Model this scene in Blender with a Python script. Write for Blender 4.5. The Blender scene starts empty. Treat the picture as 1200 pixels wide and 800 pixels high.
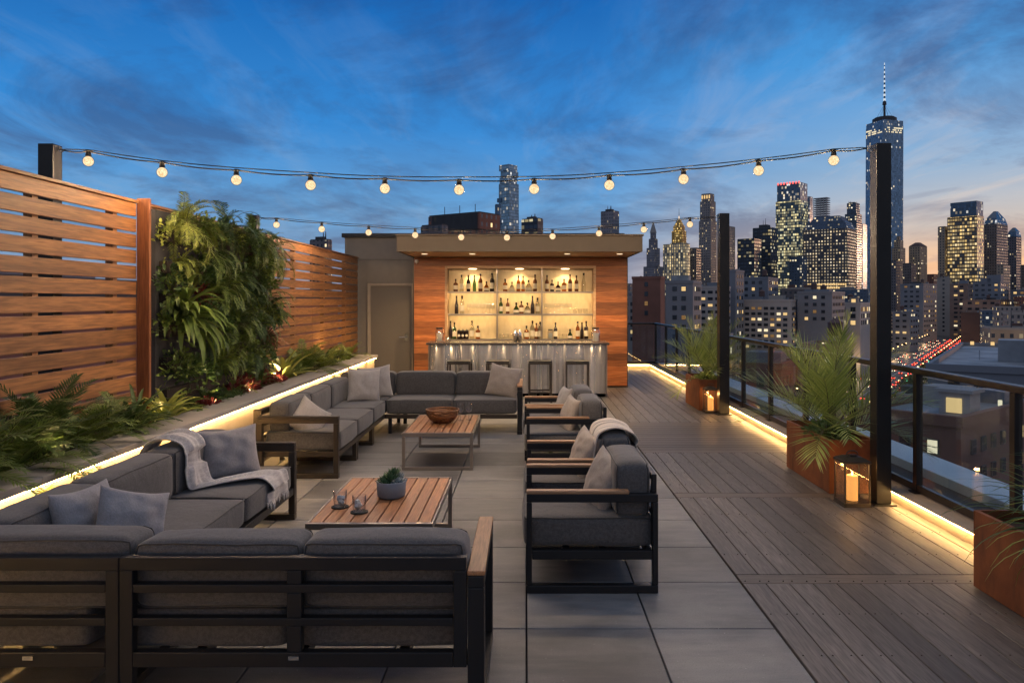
import bpy, math, random
from mathutils import Vector, Matrix, noise
R = math.radians
S = bpy.context.scene
COL = S.collection
random.seed(7)
CH, F, CX, HY = 1.6, 884.0, 617.0, 352.0     # eye height, focal length in photo pixels, vanishing point
def atz(px, Y): return (px - CX) * Y / F
def hz(py, Y): return CH + (HY - py) * Y / F

# ------------------------------------------------------------------ mesh builder
class MB:
    def __init__(s): s.v = []; s.f = []; s.m = []
    def add(s, vs, fs, mi=0):
        b = len(s.v); s.v += [tuple(v) for v in vs]
        for f in fs: s.f.append([i + b for i in f]); s.m.append(mi)
    def box(s, x0, x1, y0, y1, z0, z1, mi=0):
        s.add([(x0,y0,z0),(x1,y0,z0),(x1,y1,z0),(x0,y1,z0),(x0,y0,z1),(x1,y0,z1),(x1,y1,z1),(x0,y1,z1)],
              [(0,3,2,1),(4,5,6,7),(0,1,5,4),(1,2,6,5),(2,3,7,6),(3,0,4,7)], mi)
    def frustum(s, a, b, z0, z1, mi=0):      # a, b = (x0,x1,y0,y1)
        s.add([(a[0],a[2],z0),(a[1],a[2],z0),(a[1],a[3],z0),(a[0],a[3],z0),(b[0],b[2],z1),(b[1],b[2],z1),(b[1],b[3],z1),(b[0],b[3],z1)],
              [(0,3,2,1),(4,5,6,7),(0,1,5,4),(1,2,6,5),(2,3,7,6),(3,0,4,7)], mi)
    def cyl(s, p0, p1, r0, r1=None, n=12, mi=0, cap=True):
        p0 = Vector(p0); p1 = Vector(p1); r1 = r0 if r1 is None else r1
        d = (p1 - p0).normalized(); a = d.orthogonal().normalized(); b = d.cross(a)
        vs = []
        for p, r in ((p0, r0), (p1, r1)):
            for i in range(n):
                t = 2 * math.pi * i / n; vs.append(p + (a * math.cos(t) + b * math.sin(t)) * r)
        fs = [(i, (i+1) % n, n + (i+1) % n, n + i) for i in range(n)]
        if cap: fs += [tuple(range(n-1, -1, -1)), tuple(range(n, 2*n))]
        s.add(vs, fs, mi)
    def tube(s, pts, r, n=6, mi=0, r1=None):
        pts = [Vector(p) for p in pts]; k = len(pts); vs = []; a = None
        for i, p in enumerate(pts):
            d = (pts[min(i+1, k-1)] - pts[max(i-1, 0)]).normalized()
            if a is None: a = d.orthogonal().normalized()
            a = (a - d * a.dot(d)).normalized(); b = d.cross(a)
            rr = r if r1 is None else r + (r1 - r) * i / (k-1)
            for j in range(n):
                t = 2 * math.pi * j / n; vs.append(p + (a * math.cos(t) + b * math.sin(t)) * rr)
        fs = [(i*n+j, i*n+(j+1) % n, (i+1)*n+(j+1) % n, (i+1)*n+j) for i in range(k-1) for j in range(n)]
        fs += [tuple(range(n-1, -1, -1)), tuple(range((k-1)*n, k*n))]
        s.add(vs, fs, mi)
    def lathe(s, prof, c=(0,0,0), n=20, mi=0):
        vs = []; k = len(prof)
        for r, z in prof:
            for j in range(n):
                t = 2 * math.pi * j / n; vs.append((c[0] + r*math.cos(t), c[1] + r*math.sin(t), c[2] + z))
        fs = [(i*n+j, i*n+(j+1) % n, (i+1)*n+(j+1) % n, (i+1)*n+j) for i in range(k-1) for j in range(n)]
        s.add(vs, fs, mi)
    def grid(s, P, mi=0, wrap=False):
        m = len(P); n = len(P[0])
        s.add([p for row in P for p in row], [(i*n+j, i*n+(j+1) % n, (i+1)*n+(j+1) % n, (i+1)*n+j) for i in range(m-1) for j in range(n if wrap else n-1)], mi)
    def build(s, name, mats, parent=None, smooth=False, bevel=0, o=None, sub=0, solid=0, seg=2):
        org = Vector(o) if o is not None else (ORG.get(parent.name, Vector((0,0,0))) if parent else Vector((0,0,0)))
        me = bpy.data.meshes.new(name)
        me.from_pydata([tuple(Vector(v) - org) for v in s.v], [], s.f)
        for m in (mats if isinstance(mats, (list, tuple)) else [mats]): me.materials.append(m)
        me.polygons.foreach_set('material_index', s.m)
        if smooth: me.polygons.foreach_set('use_smooth', [True] * len(s.f))
        me.update()
        ob = bpy.data.objects.new(name, me); COL.objects.link(ob)
        if parent: ob.parent = parent; ORG[ob.name] = org
        else: ob.location = org; ORG[ob.name] = org
        if solid:
            k = ob.modifiers.new('thick', 'SOLIDIFY'); k.thickness = solid; k.offset = 0
        if sub:
            k = ob.modifiers.new('sub', 'SUBSURF'); k.levels = k.render_levels = sub
        if bevel:
            k = ob.modifiers.new('bevel', 'BEVEL'); k.width = bevel; k.segments = seg; k.limit_method = 'ANGLE'; k.angle_limit = R(40)
            k.harden_normals = False
        return ob
ORG = {}
def tag(o, label=None, cat=None, group=None, kind=None):
    if label: o['label'] = label
    if cat: o['category'] = cat
    if group: o['group'] = group
    if kind: o['kind'] = kind
    return o
def thing(name, label, cat, loc=(0,0,0), group=None):
    o = bpy.data.objects.new(name, None); COL.objects.link(o); o.location = loc; o.empty_display_size = .1
    ORG[o.name] = Vector(loc)
    return tag(o, label, cat, group)
def copy_tree(o, parent=None):
    c = o.copy(); COL.objects.link(c); c.parent = parent
    for ch in list(o.children): copy_tree(ch, c)
    return c
def place(o, first, loc, rz=0, label=None, group=None):
    c = o if first else copy_tree(o)
    c.location = loc; c.rotation_euler = (0, 0, rz)
    if label: c['label'] = label
    if group: c['group'] = group
    return c
def one(name, mb, mats, label, cat, o, group=None, **k):
    return tag(mb.build(name, mats, None, o=o, **k), label, cat, group)

# ------------------------------------------------------------------ materials
M = {}
class NT:
    def __init__(s, name):
        s.m = bpy.data.materials.new(name); s.m.use_nodes = True; s.t = s.m.node_tree; s.n = s.t.nodes; s.l = s.t.links
        s.n.clear(); s.out = s.n.new('ShaderNodeOutputMaterial'); M[name] = s.m
    def new(s, ty, **k):
        x = s.n.new(ty)
        for a, b in k.items(): setattr(x, a, b)
        return x
    def put(s, sock, v):
        if v is None: return
        if isinstance(v, bpy.types.NodeSocket): s.l.new(v, sock)
        else:
            try: sock.default_value = v
            except Exception: sock.default_value = (*v, 1) if len(v) == 3 else v
    def math(s, op, a, b=None, c=None):
        x = s.new('ShaderNodeMath', operation=op)
        for i, v in enumerate((a, b, c)):
            if v is not None: s.put(x.inputs[i], v)
        return x.outputs[0]
    def vmath(s, op, a, b=None):
        x = s.new('ShaderNodeVectorMath', operation=op)
        s.put(x.inputs[0], a)
        if b is not None: s.put(x.inputs[1], b)
        return x.outputs['Value'] if op in ('DOT_PRODUCT', 'LENGTH') else x.outputs[0]
    def mix(s, f, a, b, mode='MIX'):
        x = s.new('ShaderNodeMix', data_type='RGBA', blend_type=mode)
        s.put(x.inputs[0], f); s.put(x.inputs[6], a if not isinstance(a, tuple) else (*a, 1)[:4]); s.put(x.inputs[7], b if not isinstance(b, tuple) else (*b, 1)[:4])
        return x.outputs[2]
    def noise(s, vec, scale, detail=3, rough=.5, dist=0):
        x = s.new('ShaderNodeTexNoise'); x.inputs['Scale'].default_value = scale; x.inputs['Detail'].default_value = detail
        x.inputs['Roughness'].default_value = rough; x.inputs['Distortion'].default_value = dist
        if vec is not None: s.l.new(vec, x.inputs['Vector'])
        return x.outputs[0]
    def mapr(s, v, a, b, c, d):
        x = s.new('ShaderNodeMapRange'); s.put(x.inputs[0], v)
        for i, q in enumerate((a, b, c, d)): x.inputs[i+1].default_value = q
        return x.outputs[0]
    def scale(s, vec, sc):
        x = s.new('ShaderNodeMapping'); x.inputs['Scale'].default_value = sc; s.l.new(vec, x.inputs[0]); return x.outputs[0]
    def obj(s): return s.new('ShaderNodeTexCoord').outputs['Object']
    def wpos(s): return s.new('ShaderNodeNewGeometry').outputs['Position']
    def island(s): return s.new('ShaderNodeNewGeometry').outputs['Random Per Island']
    def bump(s, h, st, dist=.01):
        x = s.new('ShaderNodeBump'); x.inputs['Strength'].default_value = st; x.inputs['Distance'].default_value = dist; s.l.new(h, x.inputs['Height']); return x.outputs[0]
    def bsdf(s, **k):
        p = s.new('ShaderNodeBsdfPrincipled')
        for a, b in k.items(): s.put(p.inputs[a.replace('_', ' ')], b if not (isinstance(b, tuple) and len(b) == 3) else (*b, 1))
        s.l.new(p.outputs[0], s.out.inputs[0]); return p

def plain(name, col, rough=.5, metal=0, var=.15, bump=.1, sc=40, **k):
    t = NT(name); v = t.wpos(); n = t.noise(v, sc, 4); n2 = t.noise(v, sc*.08, 3)
    c = t.mix(t.mapr(n2, .3, .7, 0, 1), tuple(x*(1-var) for x in col), tuple(min(1, x*(1+var)) for x in col))
    p = t.bsdf(Base_Color=c, Roughness=t.mapr(n, 0, 1, max(0, rough-.1), min(1, rough+.1)), Metallic=metal, **k)
    if bump: t.l.new(t.bump(n, bump, .004), p.inputs['Normal'])
    return t.m
def wood(name, c1, c2, axis=1, rough=.5, sc=1.0, isl=.35, tint=(0,0,0)):
    t = NT(name); v = t.wpos()
    st = [26*sc, 26*sc, 26*sc]; st[axis] = 1.6*sc
    off = t.vmath('ADD', v, t.vmath('MULTIPLY', t.new('ShaderNodeCombineXYZ').outputs[0], (1,1,1)))
    cb = t.new('ShaderNodeCombineXYZ'); r = t.island()
    for i in range(3): t.l.new(t.math('MULTIPLY', r, 37.0 + i), cb.inputs[i])
    vv = t.vmath('ADD', v, cb.outputs[0])
    g = t.noise(t.scale(vv, st), 1.0, 6, .6, .8); g2 = t.noise(t.scale(vv, [x*4 for x in st]), 1.0, 3)
    f = t.mapr(g, .3, .7, 0, 1)
    c = t.mix(f, c1, c2)
    c = t.mix(t.mapr(g2, .42, .66, 0, .55), c, tuple(x*.45 for x in c1))
    br = t.mapr(r, 0, 1, 1-isl, 1+isl*.6)
    bc = t.new('ShaderNodeCombineXYZ')
    for i in range(3): t.l.new(br, bc.inputs[i])
    c = t.mix(1.0, c, bc.outputs[0], 'MULTIPLY')
    p = t.bsdf(Base_Color=c, Roughness=t.mapr(g, 0, 1, rough-.1, rough+.15))
    t.l.new(t.bump(g2, .25, .003), p.inputs['Normal'])
    return t.m
def fabric(name, c, k=.3, sc=260, big=.12, rough=.92, sheen=.25):
    t = NT(name); v = t.obj()
    w1 = t.noise(t.scale(v, (sc, sc*.25, sc)), 1, 2); w2 = t.noise(t.scale(v, (sc*.25, sc, sc*.25)), 1, 2)
    w = t.math('MULTIPLY', t.math('ADD', w1, w2), .5); b = t.noise(v, 5, 3); fold = t.noise(v, 9, 3, .45, .6)
    col = t.mix(t.mapr(w, .38, .62, 0, 1), tuple(x*(1-k) for x in c), tuple(x*(1+k) for x in c))
    col = t.mix(t.mapr(b, .3, .7, 0, big), col, tuple(x*.5 for x in c))
    p = t.bsdf(Base_Color=col, Roughness=rough, Sheen_Weight=sheen)
    h = t.math('ADD', t.math('MULTIPLY', w, .15), t.math('MULTIPLY', fold, 1.2))
    t.l.new(t.bump(h, .35, .012), p.inputs['Normal'])
    return t.m
def leafmat(name, c1, c2, rough=.45, trans=.25):
    t = NT(name); r = t.island(); v = t.wpos(); n = t.noise(v, 6, 2)
    f = t.math('ADD', t.math('MULTIPLY', r, .7), t.math('MULTIPLY', n, .4))
    c = t.mix(f, c1, c2)
    p = t.bsdf(Base_Color=c, Roughness=rough)
    tr = t.new('ShaderNodeBsdfTranslucent'); t.l.new(c, tr.inputs[0])
    mx = t.new('ShaderNodeMixShader'); mx.inputs[0].default_value = trans
    t.l.new(p.outputs[0], mx.inputs[1]); t.l.new(tr.outputs[0], mx.inputs[2]); t.l.new(mx.outputs[0], t.out.inputs[0])
    return t.m
def emit(name, c, s, sample=True):
    t = NT(name); e = t.new('ShaderNodeEmission'); e.inputs[0].default_value = (*c, 1); e.inputs[1].default_value = s
    t.l.new(e.outputs[0], t.out.inputs[0])
    if not sample: t.m.cycles.emission_sampling = 'NONE'
    return t.m
def thinglass(name, tint=(1,1,1), refl=1.0, rough=.0, dirt=0.03):
    t = NT(name); lw = t.new('ShaderNodeLayerWeight'); lw.inputs[0].default_value = .5; frv = t.math('MULTIPLY_ADD', t.math('POWER', lw.outputs['Facing'], 5.0), .96, .04)
    tr = t.new('ShaderNodeBsdfTransparent'); tr.inputs[0].default_value = (*tint, 1)
    gl = t.new('ShaderNodeBsdfGlossy'); gl.inputs['Roughness'].default_value = rough
    df = t.new('ShaderNodeBsdfDiffuse'); df.inputs[0].default_value = (.5,.5,.5,1)
    m0 = t.new('ShaderNodeMixShader'); t.l.new(t.math('MULTIPLY', t.noise(t.wpos(), 3, 5), dirt), m0.inputs[0])
    t.l.new(tr.outputs[0], m0.inputs[1]); t.l.new(df.outputs[0], m0.inputs[2])
    mx = t.new('ShaderNodeMixShader'); t.l.new(t.math('MULTIPLY', frv, refl), mx.inputs[0])
    t.l.new(m0.outputs[0], mx.inputs[1]); t.l.new(gl.outputs[0], mx.inputs[2]); t.l.new(mx.outputs[0], t.out.inputs[0])
    return t.m
def glass(name, c, rough=.02):
    t = NT(name); t.bsdf(Base_Color=c, Roughness=rough, Transmission_Weight=1.0, IOR=1.45); return t.m

# city facade: a lattice of windows by wall direction and height, some rooms lit
def facade(name, wall, glassc, cw=4.2, fh=3.9, mx=.2, mz=.28, p=.2, warm=(1,.68,.3), cool=(.9,.85,.7), st=1.6, grough=.12, flo=.6, wrough=.8, seed=0):
    t = NT(name); tc = t.new('ShaderNodeTexCoord'); P = tc.outputs['Object']; N = tc.outputs['Normal']
    tan = t.vmath('NORMALIZE', t.vmath('CROSS_PRODUCT', N, (0, 0, 1)))
    u = t.math('DIVIDE', t.vmath('DOT_PRODUCT', P, tan), cw)
    sx = t.new('ShaderNodeSeparateXYZ'); t.l.new(P, sx.inputs[0]); v = t.math('DIVIDE', sx.outputs[2], fh)
    sn = t.new('ShaderNodeSeparateXYZ'); t.l.new(N, sn.inputs[0])
    iu = t.math('FLOOR', u); iv = t.math('FLOOR', v); fu = t.math('FRACT', u); fv = t.math('FRACT', v)
    def band(x, a, b): return t.math('MULTIPLY', t.math('GREATER_THAN', x, a), t.math('LESS_THAN', x, b))
    win = t.math('MULTIPLY', band(fu, mx, 1-mx), band(fv, mz, 1-mz*.6))
    win = t.math('MULTIPLY', win, t.math('LESS_THAN', t.math('ABSOLUTE', sn.outputs[2]), .5))
    oi = t.new('ShaderNodeObjectInfo'); face = t.math('ROUND', t.math('MULTIPLY', t.math('ADD', sn.outputs[0], t.math('MULTIPLY', sn.outputs[1], 3)), 4))
    cb = t.new('ShaderNodeCombineXYZ'); t.l.new(iu, cb.inputs[0]); t.l.new(iv, cb.inputs[1])
    t.l.new(t.math('ADD', t.math('MULTIPLY', oi.outputs['Random'], 91.7), t.math('ADD', face, seed)), cb.inputs[2])
    wn = t.new('ShaderNodeTexWhiteNoise', noise_dimensions='3D'); t.l.new(cb.outputs[0], wn.inputs[0])
    cf = t.new('ShaderNodeCombineXYZ'); t.l.new(iv, cf.inputs[0]); t.l.new(oi.outputs['Random'], cf.inputs[1])
    wf = t.new('ShaderNodeTexWhiteNoise', noise_dimensions='3D'); t.l.new(cf.outputs[0], wf.inputs[0])
    clus = t.noise(t.scale(cb.outputs[0], (.22, .3, 1)), 1, 1)
    pp = t.math('MULTIPLY', p, t.math('ADD', 1-flo, t.math('MULTIPLY', wf.outputs[0], 2*flo)))
    pp = t.math('MULTIPLY', pp, t.mapr(clus, .35, .65, .35, 1.6))
    lit = t.math('LESS_THAN', wn.outputs[0], pp)
    sc = t.new('ShaderNodeSeparateColor'); t.l.new(wn.outputs[1], sc.inputs[0])
    br = t.math('MULTIPLY', t.math('MULTIPLY', lit, win), t.mapr(t.math('POWER', sc.outputs[1], 2.0), 0, 1, .25, 1.7))
    lc = t.mix(t.mapr(sc.outputs[2], .3, 1, 0, 1), warm, cool)
    dirt = t.noise(t.scale(P, (.15, .15, .05)), 1, 4)
    wc = t.mix(t.mapr(dirt, .3, .7, 0, 1), tuple(x*.75 for x in wall), tuple(x*1.15 for x in wall))
    gc = t.mix(t.mapr(sc.outputs[0], 0, 1, 0, 1), tuple(x*.6 for x in glassc), tuple(x*1.4 for x in glassc))
    bc = t.mix(win, wc, gc)
    pr = t.bsdf(Base_Color=bc, Roughness=t.mapr(win, 0, 1, wrough, grough), Emission_Color=lc, Emission_Strength=t.math('MULTIPLY', br, st))
    t.l.new(t.bump(t.math('SUBTRACT', 1.0, win), .5, .4), pr.inputs['Normal'])
    t.m.cycles.emission_sampling = 'NONE'
    return t.m

wood('fence_wood', (.17,.066,.020), (.45,.205,.068), 1, .5, .8, .32)
wood('post_wood', (.22,.07,.025), (.38,.14,.05), 2, .5)
wood('clad_wood', (.27,.075,.018), (.56,.20,.06), 0, .45, .7, .6)
wood('table_wood', (.28,.11,.042), (.50,.24,.105), 1, .42, 1.2, .18)
wood('arm_wood_y', (.34,.16,.07), (.50,.26,.13), 1, .45, 1.5, .1)
wood('arm_wood_x', (.34,.18,.09), (.50,.29,.16), 0, .4, 1.5, .1)
wood('deck_wood', (.075,.066,.061), (.19,.17,.157), 1, .48, 1.3, .42)
wood('deck_wood_cross', (.075,.06,.05), (.145,.12,.10), 0, .48, 1.3, .28)
wood('frame_wood', (.45,.28,.15), (.6,.4,.24), 0, .5)
# brushed deck grooves come from the fine grain; pavers get fine aggregate and stains
def paver():
    t = NT('paver'); v = t.wpos(); r = t.island()
    cb = t.new('ShaderNodeCombineXYZ'); t.l.new(t.math('MULTIPLY', r, 50), cb.inputs[0]); t.l.new(t.math('MULTIPLY', r, 31), cb.inputs[1])
    vv = t.vmath('ADD', v, cb.outputs[0])
    big = t.noise(t.scale(vv, (1.2, 2.2, 1)), 1.5, 6, .6, .5); fine = t.noise(v, 160, 3, .7); streak = t.noise(t.scale(vv, (2, 14, 1)), 1.2, 5, .6)
    c = t.mix(t.mapr(big, .3, .7, 0, 1), (.105,.108,.118), (.28,.275,.275))
    c = t.mix(t.mapr(streak, .42, .68, 0, .55), c, (.27,.26,.25))
    c = t.mix(t.mapr(fine, .5, .72, 0, .6), c, (.07,.07,.075)); stain = t.noise(v, .9, 5, .6); c = t.mix(t.mapr(stain, .46, .62, 0, .55), c, (.08,.077,.08))
    spk = t.noise(v, 75, 1); c = t.mix(t.mapr(spk, .74, .78, 0, .6), c, (.45,.45,.45))
    br = t.mapr(r, 0, 1, .76, 1.2); b3 = t.new('ShaderNodeCombineXYZ')
    for i in range(3): t.l.new(br, b3.inputs[i])
    c = t.mix(1.0, c, b3.outputs[0], 'MULTIPLY')
    p = t.bsdf(Base_Color=c, Roughness=t.mapr(big, .3, .7, .42, .6))
    t.l.new(t.bump(t.math('ADD', fine, t.math('MULTIPLY', big, 1.5)), .25, .003), p.inputs['Normal'])
paver()
plain('charcoal_metal', (.024,.025,.029), .42, .6, .1, .04)
plain('bronze_metal', (.075,.062,.052), .4, .75, .1, .04)
plain('table_metal', (.32,.28,.25), .32, .85, .1, .03)
plain('black_metal', (.018,.017,.017), .4, .4, .2, .05)
plain('rail_metal', (.04,.033,.03), .34, .6, .2, .05)
plain('dark_plastic', (.015,.015,.015), .85)
plain('stucco', (.36,.31,.25), .9, 0, .06, .35, 90)
plain('wall_stucco', (.20,.18,.155), .92, 0, .06, .35, 90)
plain('door_paint', (.16,.14,.115), .6, 0, .04, .03)
plain('fascia', (.105,.085,.065), .8, 0, .08, .2, 60)
plain('soffit', (.45,.30,.18), .7, 0, .08, .1, 30)
plain('coping', (.33,.30,.27), .75, 0, .06, .15, 60)
plain('kerb_stone', (.30,.24,.18), .7, 0, .15, .3)
plain('ledge_pale', (.42,.50,.58), .35, 0, .06, .1, 20)
plain('gutter_dark', (.03,.03,.033), .8, 0, .3, .2)
plain('soil', (.03,.02,.014), 1, 0, .5, .9, 60)
plain('counter_top', (.07,.06,.055), .25, 0, .2, .03)
plain('concrete_pot', (.21,.25,.30), .8, 0, .08, .2, 120)
plain('ceramic_white', (.75,.72,.65), .3, 0, .05, 0)
plain('paper_label', (.72,.66,.52), .7, 0, .1, 0)
plain('candle_holder', (.5,.42,.3), .4, .6)
plain('woven_bowl', (.17,.075,.03), .45, .1, .5, .6, 60)
plain('chrome', (.6,.58,.55), .2, 1, .03, 0)
fabric('cushion_fabric', (.085,.081,.083))
fabric('pillow_grey', (.30,.285,.295), .14)
fabric('pillow_light', (.38,.355,.34), .14)
fabric('pillow_taupe', (.36,.31,.27), .14)
def corten():
    t = NT('corten'); v = t.wpos(); n = t.noise(v, 3, 8, .65); n2 = t.noise(t.scale(v, (9, 9, 2)), 1, 6, .6)
    c = t.mix(t.mapr(n, .3, .7, 0, 1), (.115,.032,.010), (.26,.085,.026))
    c = t.mix(t.mapr(n2, .5, .72, 0, .7), c, (.055,.02,.01))
    p = t.bsdf(Base_Color=c, Roughness=.72, Metallic=.15); t.l.new(t.bump(t.noise(v, 140, 4), .25, .004), p.inputs['Normal'])
corten()
def steel():
    t = NT('steel'); v = t.wpos(); sm = t.noise(t.scale(v, (3, 1, .8)), 2, 4); br = t.noise(t.scale(v, (9, 1, .25)), 1, 3)
    p = t.bsdf(Base_Color=t.mix(t.mapr(br, .35, .65, 0, 1), (.36,.33,.30), (.60,.56,.51)), Metallic=1.0, Roughness=t.mapr(br, .3, .7, .34, .20), Anisotropic=.93, Anisotropic_Rotation=STEEL_ROT)  # vertical bands in the colour imitate streaks of reflected light
    tg = t.new('ShaderNodeTangent', direction_type='UV_MAP', uv_map='uv'); t.l.new(tg.outputs[0], p.inputs['Tangent'])
STEEL_ROT = 0.25
steel()
def backsplash():
    t = NT('backsplash'); v = t.wpos(); a = t.noise(t.scale(v, (16, 16, 7)), 1, 4); b = t.noise(t.scale(v, (90, 90, 30)), 1, 2)
    p = t.bsdf(Base_Color=t.mix(a, (.55,.43,.25), (.78,.66,.42)), Roughness=.4, Metallic=.2)
    t.l.new(t.bump(t.math('ADD', a, b), .4, .006), p.inputs['Normal'])
backsplash()
def throwmat(name, c1, c2, axis, freq, stripes=False):
    t = NT(name); v = t.obj(); sp = t.new('ShaderNodeSeparateXYZ'); t.l.new(v, sp.inputs[0])
    n = t.noise(v, 150, 3)
    if stripes:
        w = t.math('FRACT', t.math('MULTIPLY', sp.outputs[axis], freq)); k = t.math('LESS_THAN', w, .12)
        c = t.mix(k, c1, c2)
    else: c = t.mix(t.mapr(t.noise(t.scale(v, (60, 15, 60)), 1, 3), .35, .65, 0, 1), c1, c2)
    p = t.bsdf(Base_Color=t.mix(t.mapr(n, .4, .7, 0, .3), c, (.2,.2,.22)), Roughness=.95, Sheen_Weight=.4)
    t.l.new(t.bump(n, .5, .006), p.inputs['Normal'])
throwmat('throw_grey', (.42,.40,.40), (.56,.53,.52), 1, 1)
throwmat('throw_striped', (.62,.55,.48), (.06,.055,.06), 1, 8, True)
leafmat('fern_green', (.07,.12,.02), (.20,.27,.05))
leafmat('fern_bright', (.13,.18,.025), (.32,.36,.07))
leafmat('leaf_dark', (.03,.07,.018), (.09,.15,.04))
leafmat('leaf_yellow', (.2,.24,.04), (.5,.5,.12))
leafmat('leaf_red', (.09,.012,.014), (.22,.035,.03))
leafmat('palm_green', (.10,.17,.03), (.40,.46,.12), .35, .3)
leafmat('succulent_green', (.04,.10,.04), (.16,.26,.13), .4)
leafmat('succulent_pale', (.25,.3,.32), (.45,.5,.5), .5)
plain('stem', (.07,.06,.025), .7)
def bulbmat():
    t = NT('bulb_glow'); v = t.wpos(); n = t.noise(v, 70, 2, .5, 1.5)
    e = t.new('ShaderNodeEmission'); t.l.new(t.mix(t.mapr(n, .35, .65, 0, 1), (1,.62,.32), (1,.84,.62)), e.inputs[0]); t.l.new(t.mapr(n, .35, .65, 1.0, 1.45), e.inputs[1])
    t.l.new(e.outputs[0], t.out.inputs[0]); t.m.cycles.emission_sampling = 'NONE'
bulbmat()
emit('led_glow', (1.0,.58,.20), 95.0)
emit('downlight_glow', (1.0,.75,.42), 9.0, False)
emit('flame', (1.0,.55,.15), 14.0, False)
def candlemat():
    t = NT('candle_wax'); t.bsdf(Base_Color=(.8,.5,.22), Roughness=.5, Emission_Color=(1,.42,.09), Emission_Strength=.9); t.m.cycles.emission_sampling = 'NONE'
candlemat()
thinglass('rail_glass', (.86,.92,.95), 1.0, 0, .04)
thinglass('bulb_glass', (1,.93,.8), .6, .05)
thinglass('lantern_glass', (.95,.93,.9), .8)
thinglass('clear_glass', (.95,.95,.95), 3.2)
glass('bottle_amber', (.5,.17,.03)); glass('bottle_green', (.12,.28,.08)); glass('bottle_clear', (.85,.85,.8))
plain('bottle_dark', (.02,.012,.01), .12, 0, .1, 0); plain('bottle_brown', (.14,.045,.015), .12, 0, .1, 0)
thinglass('tumbler_glass', (.985,.985,.985), 1.3)
plain('ice', (.85,.88,.9), .1, 0, .1, .2, 60)
# ================================================================== TERRACE FLOOR
def floor():
    g = MB()
    g.box(-3.7, 3.9, -3.5, 18.4, -.34, -.045)
    tag(g.build('roof_slab', M['gutter_dark']), kind='structure')
    g = MB(); w = .608; k = -11
    xs = [-2.616 - .0 + 0] ; cols = [(-2.62, -2.432)] + [(-2.432 + i*w, -2.432 + (i+1)*w) for i in range(6)]
    y = 3.683 + k*w
    while y < 13.9:
        for a, b in cols: g.box(a+.004, b-.004, y+.004, y+w-.004, -.04, 0)
        y += w
    g.box(-3.6, -2.625, 13.02, 14.2, -.04, -.001)
    tag(g.build('paving', M['paver'], bevel=.0025, seg=1), kind='structure')
    g = MB(); x0, x1 = 1.2215, 2.92; p = .1335
    def run(y0, y1):
        x = x0
        while x < x1 - .01:
            g.box(x+.003, min(x+p, x1)-.003, y0+.003, y1-.003, -.035, .001); x += p
    def cross(y0, y1, n):
        for i in range(n): c.box(x0+.003, x1-.003, y0+(y1-y0)*i/n+.003, y0+(y1-y0)*(i+1)/n-.003, -.035, .0)
    c = MB()
    run(-3, 4.27); cross(4.27, 4.41, 1); run(4.41, 6.14); cross(6.14, 6.28, 1); run(6.28, 7.95); cross(7.95, 9.9, 14); run(9.9, 13.0)
    # the deck widens behind the bar corner
    run(13.0, 17.55)
    dk = g.build('deck', M['deck_wood'], bevel=.002, seg=1); tag(dk, kind='structure')
    sc = MB(); rnd = random.Random(4)
    for y in [1.6+.45*i for i in range(26)]:
        if 7.9 < y < 9.95: continue
        x = x0
        while x < x1-.05:
            for u in (.025, p-.025):
                sc.cyl((x+u, y+rnd.uniform(-.004,.004), .0012), (x+u, y, .0019), .0042, n=8)
            x += p
    sc.build('deck_screws', M['bronze_metal'], dk)
    tag(c.build('deck_border', M['deck_wood_cross'], bevel=.002, seg=1), kind='structure')
floor()

# kerb, led line, outer ledge
def edge():
    g = MB(); g.box(2.925, 3.14, -3, 17.74, -.03, .088); g.box(1.3, 3.14, 17.742, 17.95, -.03, .088)
    g.box(2.888, 3.14, -3, 17.70, .09, .104); g.box(1.3, 3.14, 17.702, 17.95, .09, .104)
    tag(g.build('kerb', M['kerb_stone'], bevel=.003), kind='structure')
    g = MB(); g.box(3.70, 4.10, -6, 6.6, -.10, .04); g.box(3.70, 4.10, 6.61, 12.5, -.10, .04); g.box(3.70, 4.10, 12.51, 19.0, -.10, .04)
    g.box(1.2, 3.695, 18.6, 19.0, -.10, .04)
    g2 = g
    t = thing('parapet', 'pale coping of the building edge running outside the glass railing', 'parapet', (3.9, 6, 0))
    g2.build('coping', M['ledge_pale'], t, bevel=.006)
    g = MB(); g.box(3.74, 4.06, -6, 18.9, -46, -.104); g.box(1.2, 3.73, 18.65, 18.95, -46, -.104); g.build('wall', M['wall_stucco'], t)
    g = MB(); g.box(3.142, 3.698, -6, 18.58, -.36, -.20); g.box(1.3, 3.14, 17.96, 18.58, -.36, -.20)
    tag(g.build('gutter', M['gutter_dark']), kind='structure')
    one('led_strip', (lambda b: (b.box(2.899, 2.912, -2.9, 17.70, .082, .0885), b)[1])(MB()), M['led_glow'], 'warm led line glowing under the kerb lip along the deck edge', 'light strip', (2.92, 6, .06))
    one('led_strip', (lambda b: (b.box(1.9, 2.88, 17.712, 17.724, .082, .0885), b)[1])(MB()), M['led_glow'], 'short warm led line at the far end of the deck behind the bar corner', 'light strip', (2.4, 17.73, .06))
edge()

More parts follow.
